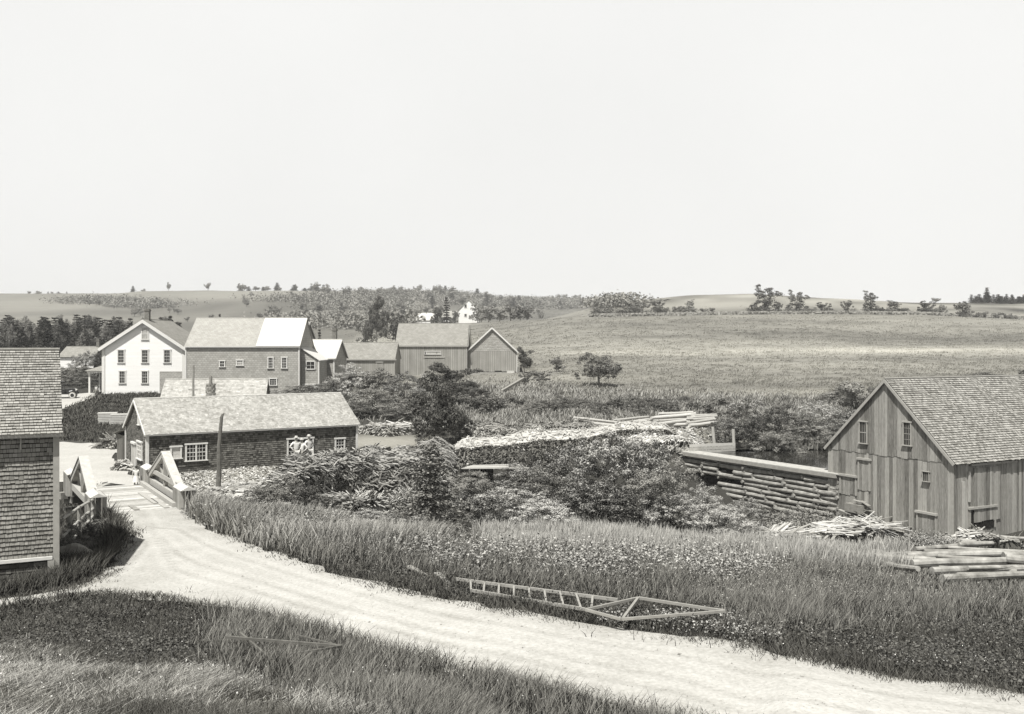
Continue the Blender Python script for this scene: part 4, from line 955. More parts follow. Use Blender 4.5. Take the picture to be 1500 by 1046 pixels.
# old open touring car on the track, seen past the mill roof
p = g1(92, 585); root = empty('touring_car', (p[0]-.4, p[1]+1.0, p[2]+.05), math.radians(18), 'black open touring car parked on the track left of the white house', 'car')
b = MB(); b.box(-2.0,-.65,.55,.2,.65,1.05); b.box(.2,-.45,.6,1.25,.45,1.1); b.box(-2.0,-.68,.48,1.3,.68,.58); b.box(-.4,-.6,1.0,-.2,.6,1.3); b.box(-2,-.6,1.0,-1.7,.6,1.35); b.build('body', 'metal_black', root)
b = MB(); b.box(-2.1,-.7,1.85,.1,.7,1.93)
for x in (-2,.0):
    for y in (-.65,.65): b.bar((x,y,1.0),(x,y,1.87),.04,.04,up=(1,0,0))
b.build('folding_top', 'metal_black', root)
b = MB(); b.box(1.22,-.42,.62,1.28,.42,1.12); b.build('radiator', 'trim_white', root)
for x in (-1.5, 1.0):
    for y in (-.72, .72):
        t = MB(); t.tube([(x,y-.05,.38),(x,y+.05,.38)], .38, 20); w1 = t.build('wheel', 'cloth_grey', root)
        t = MB(); t.tube([(x,y-.07,.38),(x,y+.07,.38)], .3, 20); t.build('rim', 'trim_white', w1); t = MB(); t.tube([(x,y-.09,.38),(x,y+.09,.38)], .2, 16); t.build('hub', 'metal_black', w1)
        t = MB(); t.tube([(x-.5,y,.5),(x-.3,y,.8),(x,y,.88),(x+.3,y,.8),(x+.55,y,.5)], .09, 6); t.build('fender', 'metal_black', root)
for y in (-.3,.3):
    t = MB(); t.tube([(1.25,y,.95),(1.4,y,.95)], .1, 10); t.build('headlight', 'trim_white', root)

# ------------------------------------------------------------------ people
def person(loc, rz, h, label, shirt='cloth_white', pants='cloth_grey', hat=True, pose='hips', sit=False, skirt=False):
    s = h/1.75
    me = bpy.data.meshes.new('person')
    J = {'pel':(0,0,.93),'sp':(0,.01,1.15),'ch':(0,.01,1.36),'nk':(0,0,1.5),'hd0':(0,-.01,1.57),'hd1':(0,-.015,1.66),'hd2':(0,0,1.75)}
    for sx, q in ((-1,'l'),(1,'r')):
        J['sh'+q] = (sx*.18,.0,1.42)
        if pose == 'hips': J['el'+q] = (sx*.38,.03,1.2); J['wr'+q] = (sx*.2,-.06,1.0); J['ha'+q] = (sx*.13,-.09,.97)
        else: J['el'+q] = (sx*.25,.02,1.15); J['wr'+q] = (sx*.27,-.06,.92); J['ha'+q] = (sx*.27,-.1,.83)
        J['hp'+q] = (sx*.09,0,.88)
        if sit: J['kn'+q] = (sx*.13,-.42,.9); J['an'+q] = (sx*.13,-.45,.5); J['to'+q] = (sx*.14,-.6,.45)
        else: J['kn'+q] = (sx*.11,-.02,.48); J['an'+q] = (sx*.12,.03,.08); J['to'+q] = (sx*.14,-.14,.03)
    R = {'pel':.13,'sp':.125,'ch':.15,'nk':.06,'hd0':.07,'hd1':.095,'hd2':.06,'sh':.075,'el':.045,'wr':.032,'ha':.04,'hp':.09,'kn':.06,'an':.042,'to':.035}
    names = list(J); ix = {n: i for i, n in enumerate(names)}
    E = [('pel','sp'),('sp','ch'),('ch','nk'),('nk','hd0'),('hd0','hd1'),('hd1','hd2')]+[(a+q, b+q) for q in 'lr' for a, b in (('sh','el'),('el','wr'),('wr','ha'),('hp','kn'),('kn','an'),('an','to'))]+[('ch','shl'),('ch','shr'),('pel','hpl'),('pel','hpr')]
    def skin(nm, keys, grow, m, parent, base, cut={}):
        k_ = [n for n in names if n in keys]; ii = {n: i for i, n in enumerate(k_)}
        me = bpy.data.meshes.new(nm); me.from_pydata([tuple(c*s for c in J[n]) for n in k_], [(ii[a], ii[b]) for a, b in E if a in ii and b in ii], []); me.materials.append(MATS[m])
        o = bpy.data.objects.new(nm, me); COL.objects.link(o)
        md = o.modifiers.new('skin', 'SKIN'); md.use_smooth_shade = True
        for n in k_:
            r = (R.get(n) or R[n[:-1]])*s*grow; sv = me.skin_vertices[0].data[ii[n]]; sv.radius = (r, r*.8); sv.use_root = (n == base)
        o.modifiers.new('sub', 'SUBSURF').levels = 1; o.modifiers['sub'].render_levels = 2
        if parent: o.parent = parent
        return o
    body = skin('person', names, 1, 'skin', None, 'pel'); body.location = loc; body.rotation_euler.z = rz; tag(body, label, 'person')
    skin('shirt', ['pel','sp','ch','shl','shr','ell','elr']+(['wrl','wrr'] if not skirt else []), 1.18, shirt, body, 'ch')
    if skirt:
        b = MB(); b.tube([(0,0,1.0*s),(0,0,.75*s),(0,0,.5*s)], [.15*s,.22*s,.28*s], 14); b.build('dress_skirt', shirt, body)
        skin('stockings', ['knl','knr','anl','anr','tol','tor'], 1.1, 'cloth_dark', body, 'knl')
    else: skin('trousers', ['pel','hpl','hpr','knl','knr','anl','anr'], 1.2, pants, body, 'pel')
    b = MB()
    if hat: b.tube([(0,-.01*s,1.71*s),(0,-.01*s,1.725*s)], .15*s, 16); b.tube([(0,0,1.72*s),(0,0,1.81*s)], [.095*s,.08*s], 14); b.build('hat', 'straw', body)
    else: b.tube([(0,.02*s,1.62*s),(0,.02*s,1.72*s),(0,.01*s,1.78*s)], [.1*s,.105*s,.06*s], 12); b.build('hair', 'cloth_dark', body)
    b = MB()
    for x in (-.033,.033): b.obox((x*s,-.10*s,1.665*s),(1,0,0),(0,1,0),(0,0,1),.011*s,.006*s,.006*s)
    b.obox((0,-.098*s,1.59*s),(1,0,0),(0,1,0),(0,0,1),.022*s,.006*s,.004*s); b.build('face_features', 'cloth_dark', body)
    return body
for px, py, h_, rz, lb, sh, pn in ((434, 682, 1.76, .6, 'man in pale braced trousers, leftmost of the three by the shop window, hands on hips', 'cloth_white', 'straw'), (441, 683, 1.62, -.25, 'shorter man in the middle of the three, white shirt and pale hat', 'cloth_white', 'cloth_grey'), (450, 681, 1.8, .95, 'tall man on the right of the three by the window frame', 'cloth_white', 'straw')):
    q = atz(px, 0, 56.0)
    person((q[0], 56.0+(px-434)*.03, CZ-7.16), rz, h_, lb, sh, pn)
p = g1(199.5, 716); person((p[0], p[1], p[2]+.03), .3, 1.15, 'small child in a white dress standing at the far end of the bridge', hat=False, pose='down', skirt=True)
hx = HOUSE.org
for k, (dx, dy, lb, sh) in enumerate(((-11.1, 1.0, 'woman in a white blouse seated on the porch of the white house', 'cloth_white'), (-10.35, 1.5, 'dark-clothed figure seated at the inner side of the porch', 'cloth_grey'))):
    x, y = hx[0]+dx, hx[1]+dy; z = hx[2]+.12
    r = empty('porch_chair', (x, y, z), 0, ['wooden chair under the woman in white on the porch', 'wooden chair at the inner side of the porch'][k], 'chair')
    b = MB(); b.box(-.24,-.24,.4,.24,.24,.45); b.build('seat', 'timber', r); b = MB(); b.box(-.24,.2,.45,.24,.24,1.0); b.build('backrest', 'timber', r)
    for sx in (-.2,.2):
        for sy in (-.2,.2): b = MB(); b.box(sx-.02,sy-.02,0,sx+.02,sy+.02,.4); b.build('leg', 'timber', r)
    person((x, y, z-.36), 0, 1.65, lb, sh, 'cloth_grey', hat=False, pose='down', sit=True)

# dry stone wall on the crest of the field
X, Y, Z = G(np.linspace(862, 1500, 420), np.interp(np.linspace(862, 1500, 420), [862, 950, 1060, 1200, 1350, 1500], [464.5, 463, 461, 460, 461, 468]))
b = MB(); c0 = np.array([X.mean(), Y.mean(), Z.mean()])
for x, y, z in zip(X, Y, Z):
    for k in range(3):
        a = random.random()*3; s_ = random.uniform(.2, .45)
        b.obox(np.array([x+random.uniform(-.3,.3), y+random.uniform(-.3,.3), z+.15+k*.28])-c0, (math.cos(a), math.sin(a), .1), (-math.sin(a), math.cos(a), 0), (0,0,1), s_, s_*.7, s_*.5)
b.build('stone_wall', 'stone', loc=c0.tolist(), label='low dry stone wall along the crest of the hayfield', cat='wall')

# ------------------------------------------------------------------ trees and bushes
def leaves(C, size, up=.3, out=None, aspect=1.5):
    """leaf quads (folded diamonds) at centres C"""
    n = len(C); a = rng.normal(size=(n, 3)); a *= .8; a[:,2] += up
    if out is not None: a += out*2.0
    a /= np.linalg.norm(a, axis=1)[:,None]+1e-9
    t = np.cross(a, rng.normal(size=(n, 3))); t /= np.linalg.norm(t, axis=1)[:,None]+1e-9; s = np.cross(a, t)
    L_ = (size*rng.uniform(.6, 1.4, n))[:,None]; W_ = L_/aspect
    V = np.stack([C-t*L_*.5, C+s*W_*.5+a*L_*.08, C+t*L_*.5, C-s*W_*.5+a*L_*.08], 1).reshape(-1, 3)
    Fq = np.arange(n*4).reshape(n, 4); return V, Fq
def crown_pts(blobs, nclump, per, cr, shell=.55, flatz=.7):
    vol = np.array([b[3]*b[4]*b[5] for b in blobs])**.67; pr = vol/vol.sum()
    bi = rng.choice(len(blobs), nclump, p=pr); Bc = np.array(blobs)[bi]
    d = rng.normal(size=(nclump, 3)); d /= np.linalg.norm(d, axis=1)[:,None]; r = rng.uniform(shell**3, 1, nclump)**(1/3)
    c = Bc[:,:3]+d*r[:,None]*Bc[:,3:6]
    sz = cr*rng.uniform(.5, 1.35, nclump)
    e = rng.normal(size=(nclump*per, 3)); e[:,2] += .25; e /= np.linalg.norm(e, axis=1)[:,None]
    P = np.repeat(c, per, 0)+e*(np.repeat(sz, per)*rng.uniform(.45, 1.15, nclump*per)*1.9)[:,None]*[1,1,flatz]
    O = e*1.3+np.repeat(d, per, 0)*.5; return P, O, c
def stem_mesh(name, h, r, lean, tips, nb=9, m='bark'):
    b = MB(); top = np.array([lean[0], lean[1], h]); b.tube([(0,0,-.3), top*.35+[.03*h,0,0], top*.7, top], [r*1.25, r*.9, r*.6, r*.2], 7, jit=.15)
    for i in range(min(nb*2, len(tips))):
        t = tips[i]; f = random.uniform(.2, .75); a = top*f; mid = (a+t)/2+np.array([0,0,-.08*h])
        b.tube([a, mid, t], [r*.45*(1-f*.4), r*.28, r*.08], 5, caps=False)
    return b.mesh(name, m)
def make_broad(seed, h, w_, blobs, ncl, per, cr, leaf, m, trunk_r=.1, lean=(0,0), nb=10, low=0):
    """unit meshes for one kind of tree; blobs given as fractions of w_ and h"""
    global rng
    rng = np.random.default_rng(seed); random.seed(seed)
    bl = [(b[0]*w_, b[1]*w_, b[2]*h, b[3]*w_, b[4]*w_, b[5]*h) for b in blobs]
    P, O, c = crown_pts(bl, ncl, per, cr); kp = P[:,2] > low; P = P[kp]; O = O[kp]
    R_ = np.percentile(np.hypot(P[:,0], P[:,1]), 97); f = np.array([w_*.5/R_, w_*.5/R_, h/np.percentile(P[:,2], 99.7)]); P = P*f; c = c*f
    V, Q = leaves(P, leaf, out=O)
    return npmesh('crown', V, Q, m), stem_mesh('trunk', h*.8, trunk_r, lean, c[np.argsort(-c[:,2])][::max(1, len(c)//(2*nb+1))]*1.06, nb)
def rb(seed, n, zr=(.3,.85), spread=.38, r=(.2,.34), rz=(.13,.24)):
    q = random.Random(seed); o = []
    for i in range(n):
        a = i*2.4+q.random(); rr = spread*math.sqrt(q.random()); z = q.uniform(*zr)
        o.append((math.cos(a)*rr, math.sin(a)*rr, z, q.uniform(*r)*(1.15-z*.5), q.uniform(*r)*(1.15-z*.5), q.uniform(*rz)))
    return o
def dome(seed, n, r=(.17,.26)):
    q = random.Random(seed); o = []
    for i in range(n):
        a = i*2.4+q.random()*.8; rr = .5*math.sqrt((i+.5)/n)*.82; z = .14+.66*(1-(rr/.5)**2)**.8*q.uniform(.8,1.1); s_ = q.uniform(*r)
        o.append((math.cos(a)*rr, math.sin(a)*rr, z, s_, s_, s_*.72))
        if rr > .28: o.append((math.cos(a)*rr*1.02, math.sin(a)*rr*1.02, z*.45, s_, s_, s_*.7))
    return o
K = {}
# unit size: 1 m wide radius-ish .5, 1 m tall; scaled per copy
def kind(key, seed, m, ncl, per, cr, leaf, blobs, **k): K[key] = make_broad(seed, 4.0, 4.0, blobs, ncl, per, cr, leaf, m, **k)
kind('bushA', 1, 'leaf_mid', 115, 140, .17, .085, dome(1, 13), trunk_r=.06)
kind('bushB', 2, 'leaf', 115, 140, .17, .085, dome(2, 11), trunk_r=.06)
kind('bushC', 3, 'leaf_mid', 120, 130, .15, .085, dome(3, 17, (.13,.2)), trunk_r=.06)
kind('bushD', 4, 'leaf', 110, 140, .18, .085, dome(4, 10, (.2,.28)), trunk_r=.06)
kind('paleA', 5, 'leaf_pale', 100, 120, .15, .085, dome(5, 15, (.13,.2)), trunk_r=.05)
kind('treeA', 6, 'leaf', 110, 80, .18, .12, rb(6, 14, (.35,.9), .36, (.16,.28), (.1,.18)), trunk_r=.1)
kind('treeB', 7, 'leaf_dark', 110, 120, .19, .12, rb(7, 13, (.3,.92), .3, (.14,.24), (.08,.17)), trunk_r=.1)
kind('treeC', 8, 'leaf', 110, 84, .18, .12, rb(8, 15, (.22,.8), .42, (.13,.24), (.1,.18)), trunk_r=.1)
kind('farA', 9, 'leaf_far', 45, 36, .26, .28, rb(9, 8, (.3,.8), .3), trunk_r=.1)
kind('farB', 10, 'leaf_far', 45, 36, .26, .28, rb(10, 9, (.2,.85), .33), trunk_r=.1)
kind('farC', 11, 'leaf', 55, 40, .22, .24, rb(11, 9, (.25,.8), .36), trunk_r=.1)
kind('vase', 12, 'leaf', 80, 45, .16, .18, [(-.14,0,.88,.12,.12,.12),(.16,.05,.94,.1,.1,.1),(0,0,.74,.22,.2,.14),(-.24,.05,.66,.14,.14,.12),(.26,0,.6,.16,.16,.13),(0,.05,.5,.24,.2,.15),(-.15,0,.36,.2,.2,.12),(.1,0,.3,.25,.2,.14),(-.05,0,.14,.33,.3,.12)], trunk_r=.1)
def make_conifer(seed, h, w_, tiers, per, leaf, m, droop=.25, ragged=.3):
    global rng
    rng = np.random.default_rng(seed); q = random.Random(seed); P = []
    b = MB(); b.tube([(0,0,-.3),(0,0,h*.5),(0,0,h)], [.045*h*.5, .028*h*.5, .01], 6)
    for i in range(tiers):
        f = (i+.5)/tiers; z = h*(.06+.92*f); R = w_*.5*(1-f)**.85*(1+q.uniform(-ragged, ragged*.6))+.04*w_; nb = max(4, int(9*(1-f)+3))
        a0 = q.random()*6
        for j in range(nb):
            a = a0+j*2*math.pi/nb+q.uniform(-.25,.25); r = R*q.uniform(.65,1.15); e = np.array([math.cos(a)*r, math.sin(a)*r, z-r*droop*q.uniform(.3,1.2)]); s = np.array([0,0,z])
            t = rng.uniform(.12, 1, per)[:,None]; P.append(s+(e-s)*t+rng.normal(size=(per,3))*[.06*w_,.06*w_,.022*w_]*(1.1-t*.6))
            b.tube([s, e], [.012*h*.5, .004], 4, caps=False)
    P = np.vstack(P); V, Q = leaves(P, leaf, up=1.2, aspect=2.2)
    return npmesh('crown', V, Q, m), b.mesh('trunk', 'bark')
K['spruceNear'] = make_conifer(21, 4.0, 3.0, 12, 70, .12, 'leaf', .22, .45)
K['spruceA'] = make_conifer(22, 4.0, 2.0, 12, 12, .32, 'needle'); K['spruceB'] = make_conifer(23, 4.0, 1.7, 11, 12, .30, 'needle', ragged=.5); K['spruceC'] = make_conifer(24, 4.0, 2.3, 12, 13, .34, 'leaf_dark', ragged=.45)
K['pineA'] = make_conifer(25, 4.0, 2.6, 7, 22, .30, 'leaf_dark', .05, .6)
def plant(key, name, p, h, w_, label, cat, group=None, rz=None, sink=.0):
    cm, tm = K[key]; r = empty(name, (p[0], p[1], p[2]-sink), random.random()*6.28 if rz is None else rz, label, cat, group)
    base = 4.0; ww = {'spruceA':2.0,'spruceB':1.7,'spruceC':2.3,'spruceNear':3.0,'pineA':2.6}.get(key, 4.0); r.scale = (w_/ww, w_/ww, h/base)
    for nm, m_ in (('crown', cm), ('trunk', tm)): o = bpy.data.objects.new(nm, m_); COL.objects.link(o); o.parent = r
    return r
def plant_px(key, name, px, ybase, ytop, wpx, label, cat, group=None, d=None, rz=None):
    """foot pixel -> ground point; height and spread from the photograph's extent at that distance"""
    p = g1(px, ybase) if d is None else at(px, d); dd_ = p[1]; yb = HY-(p[2]-CZ)/dd_*F
    return plant(key, name, p, max(.3, (yb-ytop)/F*dd_), wpx/F*dd_*1.0, label, cat, group, rz)
def hm_(o): pass
random.seed(5)
# the thicket in the stream hollow
TH = 'leafy bushes in the stream hollow'
for key, px, d, top, wp, lb in (
  ('bushC',745,49,722,140,'low leafy bush under the flume mouth, left end of the thicket'), ('bushA',700,45,730,130,'rounded bush beside the small fir, before the flume mouth'),
  ('bushB',792,53,694,140,'mid-height willow bush right of the flume mouth'), ('bushC',840,58,655,130,'tall willow below the pale-topped slab pile'),
  ('bushC',898,57,642,150,'tallest willow bush, rising to the tangled slab heap'), ('bushC',950,58,655,110,'dark willow bush left of the sluice boards'),
  ('bushD',968,54,680,120,'dense dark bush before the far end of the log dam'), ('bushA',1036,51,718,88,'round glossy bush before the dam opening'),
  ('bushC',1092,50,738,75,'rightmost rounded bush of the thicket, before the dam logs'), ('bushA',868,49,706,150,'broad low bush in the middle front of the thicket'),
  ('bushD',935,48,720,140,'dark low bush in the front right of the thicket'), ('bushC',992,47,734,130,'low bush at the front right foot of the thicket'),
  ('bushA',1062,47,748,120,'low dark bush at the right front corner of the thicket'), ('paleA',800,45,738,120,'pale-leaved bush in the front of the thicket'),
  ('bushA',770,60,688,120,'bush behind the flume planks'), ('bushB',690,58,700,90,'small bush left of the flume mouth')):
    plant_px(key, 'bush', px, 0, top-9, wp*.92, lb, 'bush', TH, d=d)
for key, px, d, top, wp, lb in (
  ('spruceNear',630,40,646,150,'small tiered fir with drooping boughs left of the thicket'),):
    plant_px(key, 'fir_tree', px, 0, top, wp, lb, 'tree', d=d)
for key, px, d, top, wp, lb in (
  ('bushD',405,42,700,120,'dark bush at the left foot of the bark slab heap'), ('bushB',455,41,712,80,'small dark bush below the bark slab heap'),
  ('bushC',540,40,748,130,'grey-leaved bush at the foot of the lower slab tier'), ('bushA',590,39,752,110,'pale rounded bush left of the small fir'), ('bushD',640,38,772,110,'dark bush in the shade of the small fir'), ('bushB',490,38,760,90,'low bush in the roadside weeds below the slab heap')):
    plant_px(key, 'bush', px, 0, top, wp, lb, 'bush', 'bushes along the foot of the slab heaps', d=d)
plant_px('treeB', 'broadleaf_tree', 641, 0, 548, 78, 'dark upright tree with a forked bare trunk behind the slab heap', 'tree', d=71)
plant_px('bushD', 'bush', 668, 0, 600, 60, 'dark bush right of the forked tree among the slab piles', 'bush', d=72); plant_px('bushD', 'bush', 628, 0, 615, 50, 'low dark bush at the foot of the forked tree', 'bush', d=71)
# trees between the ell and the barns
MG = 'dark leafy trees before the barns'
for key, px, d, top, wp, lb in (
  ('bushA',508,104,533,64,'dark spreading tree right of the grey store'), ('treeC',548,104,540,60,'dark tree in front of the wagon shed'), ('bushD',470,96,555,70,'dark bush below the ell by the shop roof end'),
  ('bushC',592,95,545,62,'dark tree before the left half of the board barn'), ('bushB',548,90,570,84,'dark wide bush behind the shop right end'), ('bushA',625,98,548,56,'leafy tree before the board barn door'),
  ('treeB',662,100,532,70,'tallest leafy tree against the board barn right half'), ('bushB',600,88,585,90,'lower bush above the narrow slab pile'), ('bushD',695,98,560,50,'small dark bush at the right of the trees before the barns'),
  ('bushB',520,88,590,60,'low bush at the shop roof right end'), ('bushB',440,100,565,60,'weedy bush at the foot of the grey store'), ('bushA',395,103,570,60,'low weeds bush before the grey store wall')):
    plant_px(key, 'leafy_tree' if key[0] == 't' else 'bush', px, 0, top, wp*1.1, lb, 'tree' if key[0] == 't' else 'bush', MG, d=d)
# far bank of the pond, right
for key, px, d, top, wp, lb in (
  ('paleA',1090,76,582,90,'pale-flowering shrub at the left of the pond bank'), ('bushC',1062,74,612,60,'shrub right of the yard logs'), ('bushD',1115,72,598,80,'dark shrub behind the sluice posts'), ('bushB',1150,75,592,90,'wide dark shrub in the middle of the pond bank'),
  ('bushD',1140,69.5,622,80,'low dark shrub hanging over the pond left end'), ('paleA',1205,80,588,90,'pale-leaved shrub behind the pond bank'), ('bushD',1212,98,573,34,'small round dark bush at the field foot'), ('bushB',1190,73,612,90,'dark shrub over the pond near the barn'),
  ('treeA',1255,86,560,90,'tall bush behind the left slope of the barn roof'), ('bushB',1285,82,566,80,'bush touching the barn gable peak'), ('bushA',1240,76,600,90,'rounded shrub left of the barn gable'), ('bushD',1225,71,632,80,'dark shrub at the barn back corner'), ('bushC',1300,78,590,80,'shrub behind the barn gable')):
    plant_px(key, 'shrub', px, 0, top, wp, lb, 'shrub', 'shrubs on the pond bank', d=d)
plant_px('bushB', 'bush', 1445, 0, 545, 60, 'dark bush peeping over the barn roof ridge', 'bush', d=120); plant_px('bushB', 'bush', 1505, 0, 538, 30, 'bush at the right edge above the barn ridge', 'bush', d=120)
# field trees
plant_px('treeC', 'field_tree', 878, 566, 517, 66, 'lone spreading dark tree on the near edge of the hayfield', 'tree')
plant_px('treeB', 'tree', 768, 0, 508, 26, 'slim tree beside the gable barn right corner', 'tree', d=142)
for i, (px, y, tp, wp) in enumerate(((790,560,543,40),(815,545,523,26),(772,562,545,26))):
    plant_px('farC', 'shrub', px, y, tp, wp, ['round shrub just right of the gable barn','small shrub alone on the hayfield edge','low shrub below the slim tree by the barn','flat shrub left of the lone field tree'][i], 'shrub', 'shrubs right of the barns')
q = random.Random(3)
for i in range(24):
    px = 700+i*16+q.uniform(-5,5); plant_px(q.choice(['farC','bushB','farC']), 'shrub', px, 0, q.uniform(578,590), q.uniform(24,44), 'low grey shrub in the brushy strip between yard and hayfield', 'shrub', 'low shrubs in the brushy strip', d=q.uniform(88,100))
# left bush clump beside the house porch and road
for key, px, d, top, wp, lb in (('bushD',104,128,531,50,'dark bush behind the parked touring car'),('bushC',125,134,514,50,'tall pale-topped bush left of the white house'),('treeB',146,134,512,22,'thin tree at the left wall of the white house'),('bushB',90,135,540,40,'dark bush beside the mill roof edge'),('bushD',120,124,548,36,'low dark bush left of the porch')):
    plant_px(key, 'bush', px, 0, top, wp, lb, 'bush', 'bushes left of the white house', d=d)
for px, d, top, wp, lb in ((120,37.2,752,70,'dark leafy bush under the pole railing'), (100,35,770,60,'dark bush between mill corner and railing'), (152,38.5,758,50,'tufted bush at the near end of the left truss'), (140,35,785,70,'low dark bush on the road edge by the mill'), (112,33,810,60,'dark low bush behind the boulder')):
    plant_px('bushD', 'bush', px, 0, top, wp, lb, 'bush', 'dark bushes below the left bridge truss', d=d)
for px, d, top, wp, lb in ((295,41.5,735,50,'grey-green bush at the foot of the right truss'), (335,42,742,60,'bush beneath the bare pole'), (370,41,748,60,'rounded weed bush between the pole and slab heap')):
    plant_px('bushC', 'bush', px, 0, top, wp, lb, 'bush', 'roadside bushes right of the bridge', d=d)
# conifers: the dark wood at left
q = random.Random(9)
for i in range(150):
    px = q.uniform(-60, 262); d = q.uniform(185, 262); tp = 462+abs(px-90)/40+q.uniform(-4, 16)+(d-262)*-.09
    plant_px(q.choice(['spruceA','spruceB','spruceC','treeC','spruceA']), 'conifer', px, 0, tp, q.uniform(20,32), 'dark conifer of the dense wood behind the mill and white house', 'conifer', 'conifers of the dark wood', d=d)
for px, d, tp, wp, lb in ((250,205,461,22,'pointed spruce just left of the grey store roof'),(322,190,458,12,'spruce tip above the middle of the store roof'),(262,200,472,20,'shorter spruce beside the store roof corner'),(445,178,482,12,'small dark spruce right of the tall shed'),(468,182,481,14,'small spruce above the white ell roof')):
    plant_px('spruceA', 'spruce', px, 0, tp, wp, lb, 'spruce', 'spruces behind the grey store', d=d)
# farm trees on the rise
for key, px, d, tp, wp, lb in (('treeB',552,232,434,34,'tall ragged leaning tree left of the hill farm'),('farC',535,240,468,34,'bush left of the ragged tree'),('farC',580,240,458,36,'low tree right of the ragged tree'),
   ('spruceB',654,325,434,16,'thin bare-topped spruce at the farm'),('farC',641,318,450,20,'round tree between cottage and farm ell'),('farC',667,316,455,15,'small round tree before the farmhouse'),('treeC',640,326,448,22,'dark tree behind the farm ell')):
    plant_px(key, 'farm_tree', px, 0, tp, wp, lb, 'tree', 'trees round the hill farm', d=d)
for i, px in enumerate((700,716,732,748,762,772)):
    plant_px('farC', 'orchard_tree', px, 0, 446+i % 3*2, 26, 'round orchard tree in the row right of the hill farmhouse', 'tree', 'orchard row right of the farmhouse', d=318+i*2)
# crest trees
CT = 'trees along the crest wall'
for key, px, d, tp, wp, lb in (('vase',1121,292,418,44,'tallest ragged tree on the crest wall'),('vase',1168,291,425,36,'vase-shaped tree second from the tall crest tree'),('vase',1275,290,426,28,'upright twin-topped tree on the crest wall'),('farC',1241,290,440,20,'small tree left of the twin-topped tree'),
   ('farC',1205,290,443,26,'thin open tree between two crest trees'),('vase',1310,289,440,30,'wispy low tree on the crest right of the twin-topped one'),('farC',1357,289,441,26,'dome-shaped dark tree on the crest'),('farC',1380,289,446,16,'small tree right of the dome-shaped one'),('farC',1410,289,442,30,'wide dark tree on the crest near the right end'),
   ('farC',962,299,437,30,'leafy tree at the left of the crest wall'),('farC',940,299,442,30,'lower tree leaning left on the crest'),('farC',925,300,448,30,'low bush at the crest left end'),('vase',1010,296,439,20,'round-topped tree alone on the crest'),('farC',976,298,450,12,'tiny tree on the crest between larger ones'),('farC',1030,295,452,16,'low dark bush beside the round-topped tree'),('farC',1140,291,442,16,'side tree at the foot of the tallest one')):
    plant_px(key, 'crest_tree', px, 0, tp, wp, lb, 'tree', CT, d=d)
for i in range(90):
    px = q.uniform(870, 1515); 
    if 1035 < px < 1100 and q.random() < .8: continue
    plant_px('farC', 'hedge_bush', px, 0, 0, q.uniform(10,22), 'low dark hedge bush along the crest wall', 'bush', 'hedge bushes along the crest wall', d=q.uniform(284,294)).scale.z = q.uniform(.25,.6)
# right skyline wood
for i in range(38):
    px = q.uniform(1418, 1530); plant_px(q.choice(['spruceA','spruceB','spruceC']), 'conifer', px, 0, 440-abs(px-1450)*-.05-q.uniform(0,12)-(8 if abs(px-1450) < 8 else 0), q.uniform(12,18), 'conifer of the small wood on the right skyline', 'conifer', 'conifers on the right skyline', d=q.uniform(425,450))
plant_px('farA', 'skyline_tree', 1371, 0, 436, 16, 'small lone bush on the right skyline', 'tree', d=440)
for px, tp, wp in ((905,449,10),(915,448,10),(925,447,12),(938,445,12),(950,443,13),(965,441,12),(978,440,10)):
    plant_px('farA', 'skyline_bush', px, 0, tp, wp, 'grey bush along the left shoulder of the right hill', 'bush', 'bushes on the hill shoulder', d=405)
# wooded hillsides at left and centre
q = random.Random(21); WG = 'trees scattered over the far hillsides'
n_ = 0
while n_ < 200:
    px = q.uniform(-40, 860); d = math.exp(q.uniform(math.log(330), math.log(1250)))
    p = at(px, d); yb = HY-(p[2]-CZ)/d*F
    dens = .03
    for cx, cy, rx, ry, a in ((150,443,45,3,.9),(205,448,40,4,.8),(360,452,9,5,.9),(412,462,14,4,.9),(350,468,50,5,.5),(500,441,70,5,.9),(590,436,70,5,.9),(480,455,60,5,.6),(470,472,60,8,.8),(255,462,50,4,.5),(820,447,60,6,.9),(640,446,70,6,.9),(560,474,60,7,.9),(730,450,60,6,.8)):
        dens = max(dens, a*math.exp(-((px-cx)/rx)**2-((yb-cy)/ry)**2))
    if q.random() > dens: continue
    n_ += 1; h_ = (q.uniform(4, 7) if px > 330 else q.uniform(2.5, 5))*(1+.5*(d > 700)); plant(q.choice(['farA','farB','farA','farB','spruceC']), 'hillside_tree', p, h_, h_*q.uniform(.8,1.3), 'grey hazy tree on the far wooded hillside', 'tree', WG)
for i in range(70):     # skyline fringe
    px = q.choice([q.uniform(330,480), q.uniform(480,700), q.uniform(700,900), q.uniform(500,860), q.uniform(40,110)]); d = 905 if px < 480 else 1270
    plant(q.choice(['farA','spruceB','farB']), 'skyline_tree', at(px, d*q.uniform(.97,1.0)), q.uniform(3,7)*(.6 if px < 330 else 1), q.uniform(4,9)*(.7 if px < 330 else 1), 'small hazy tree fringing the far skyline', 'tree', 'trees fringing the far skyline')
plant('farB', 'skyline_tree', at(247, 895), 9, 5, 'lone slender tree standing on the bare left skyline', 'tree'); 
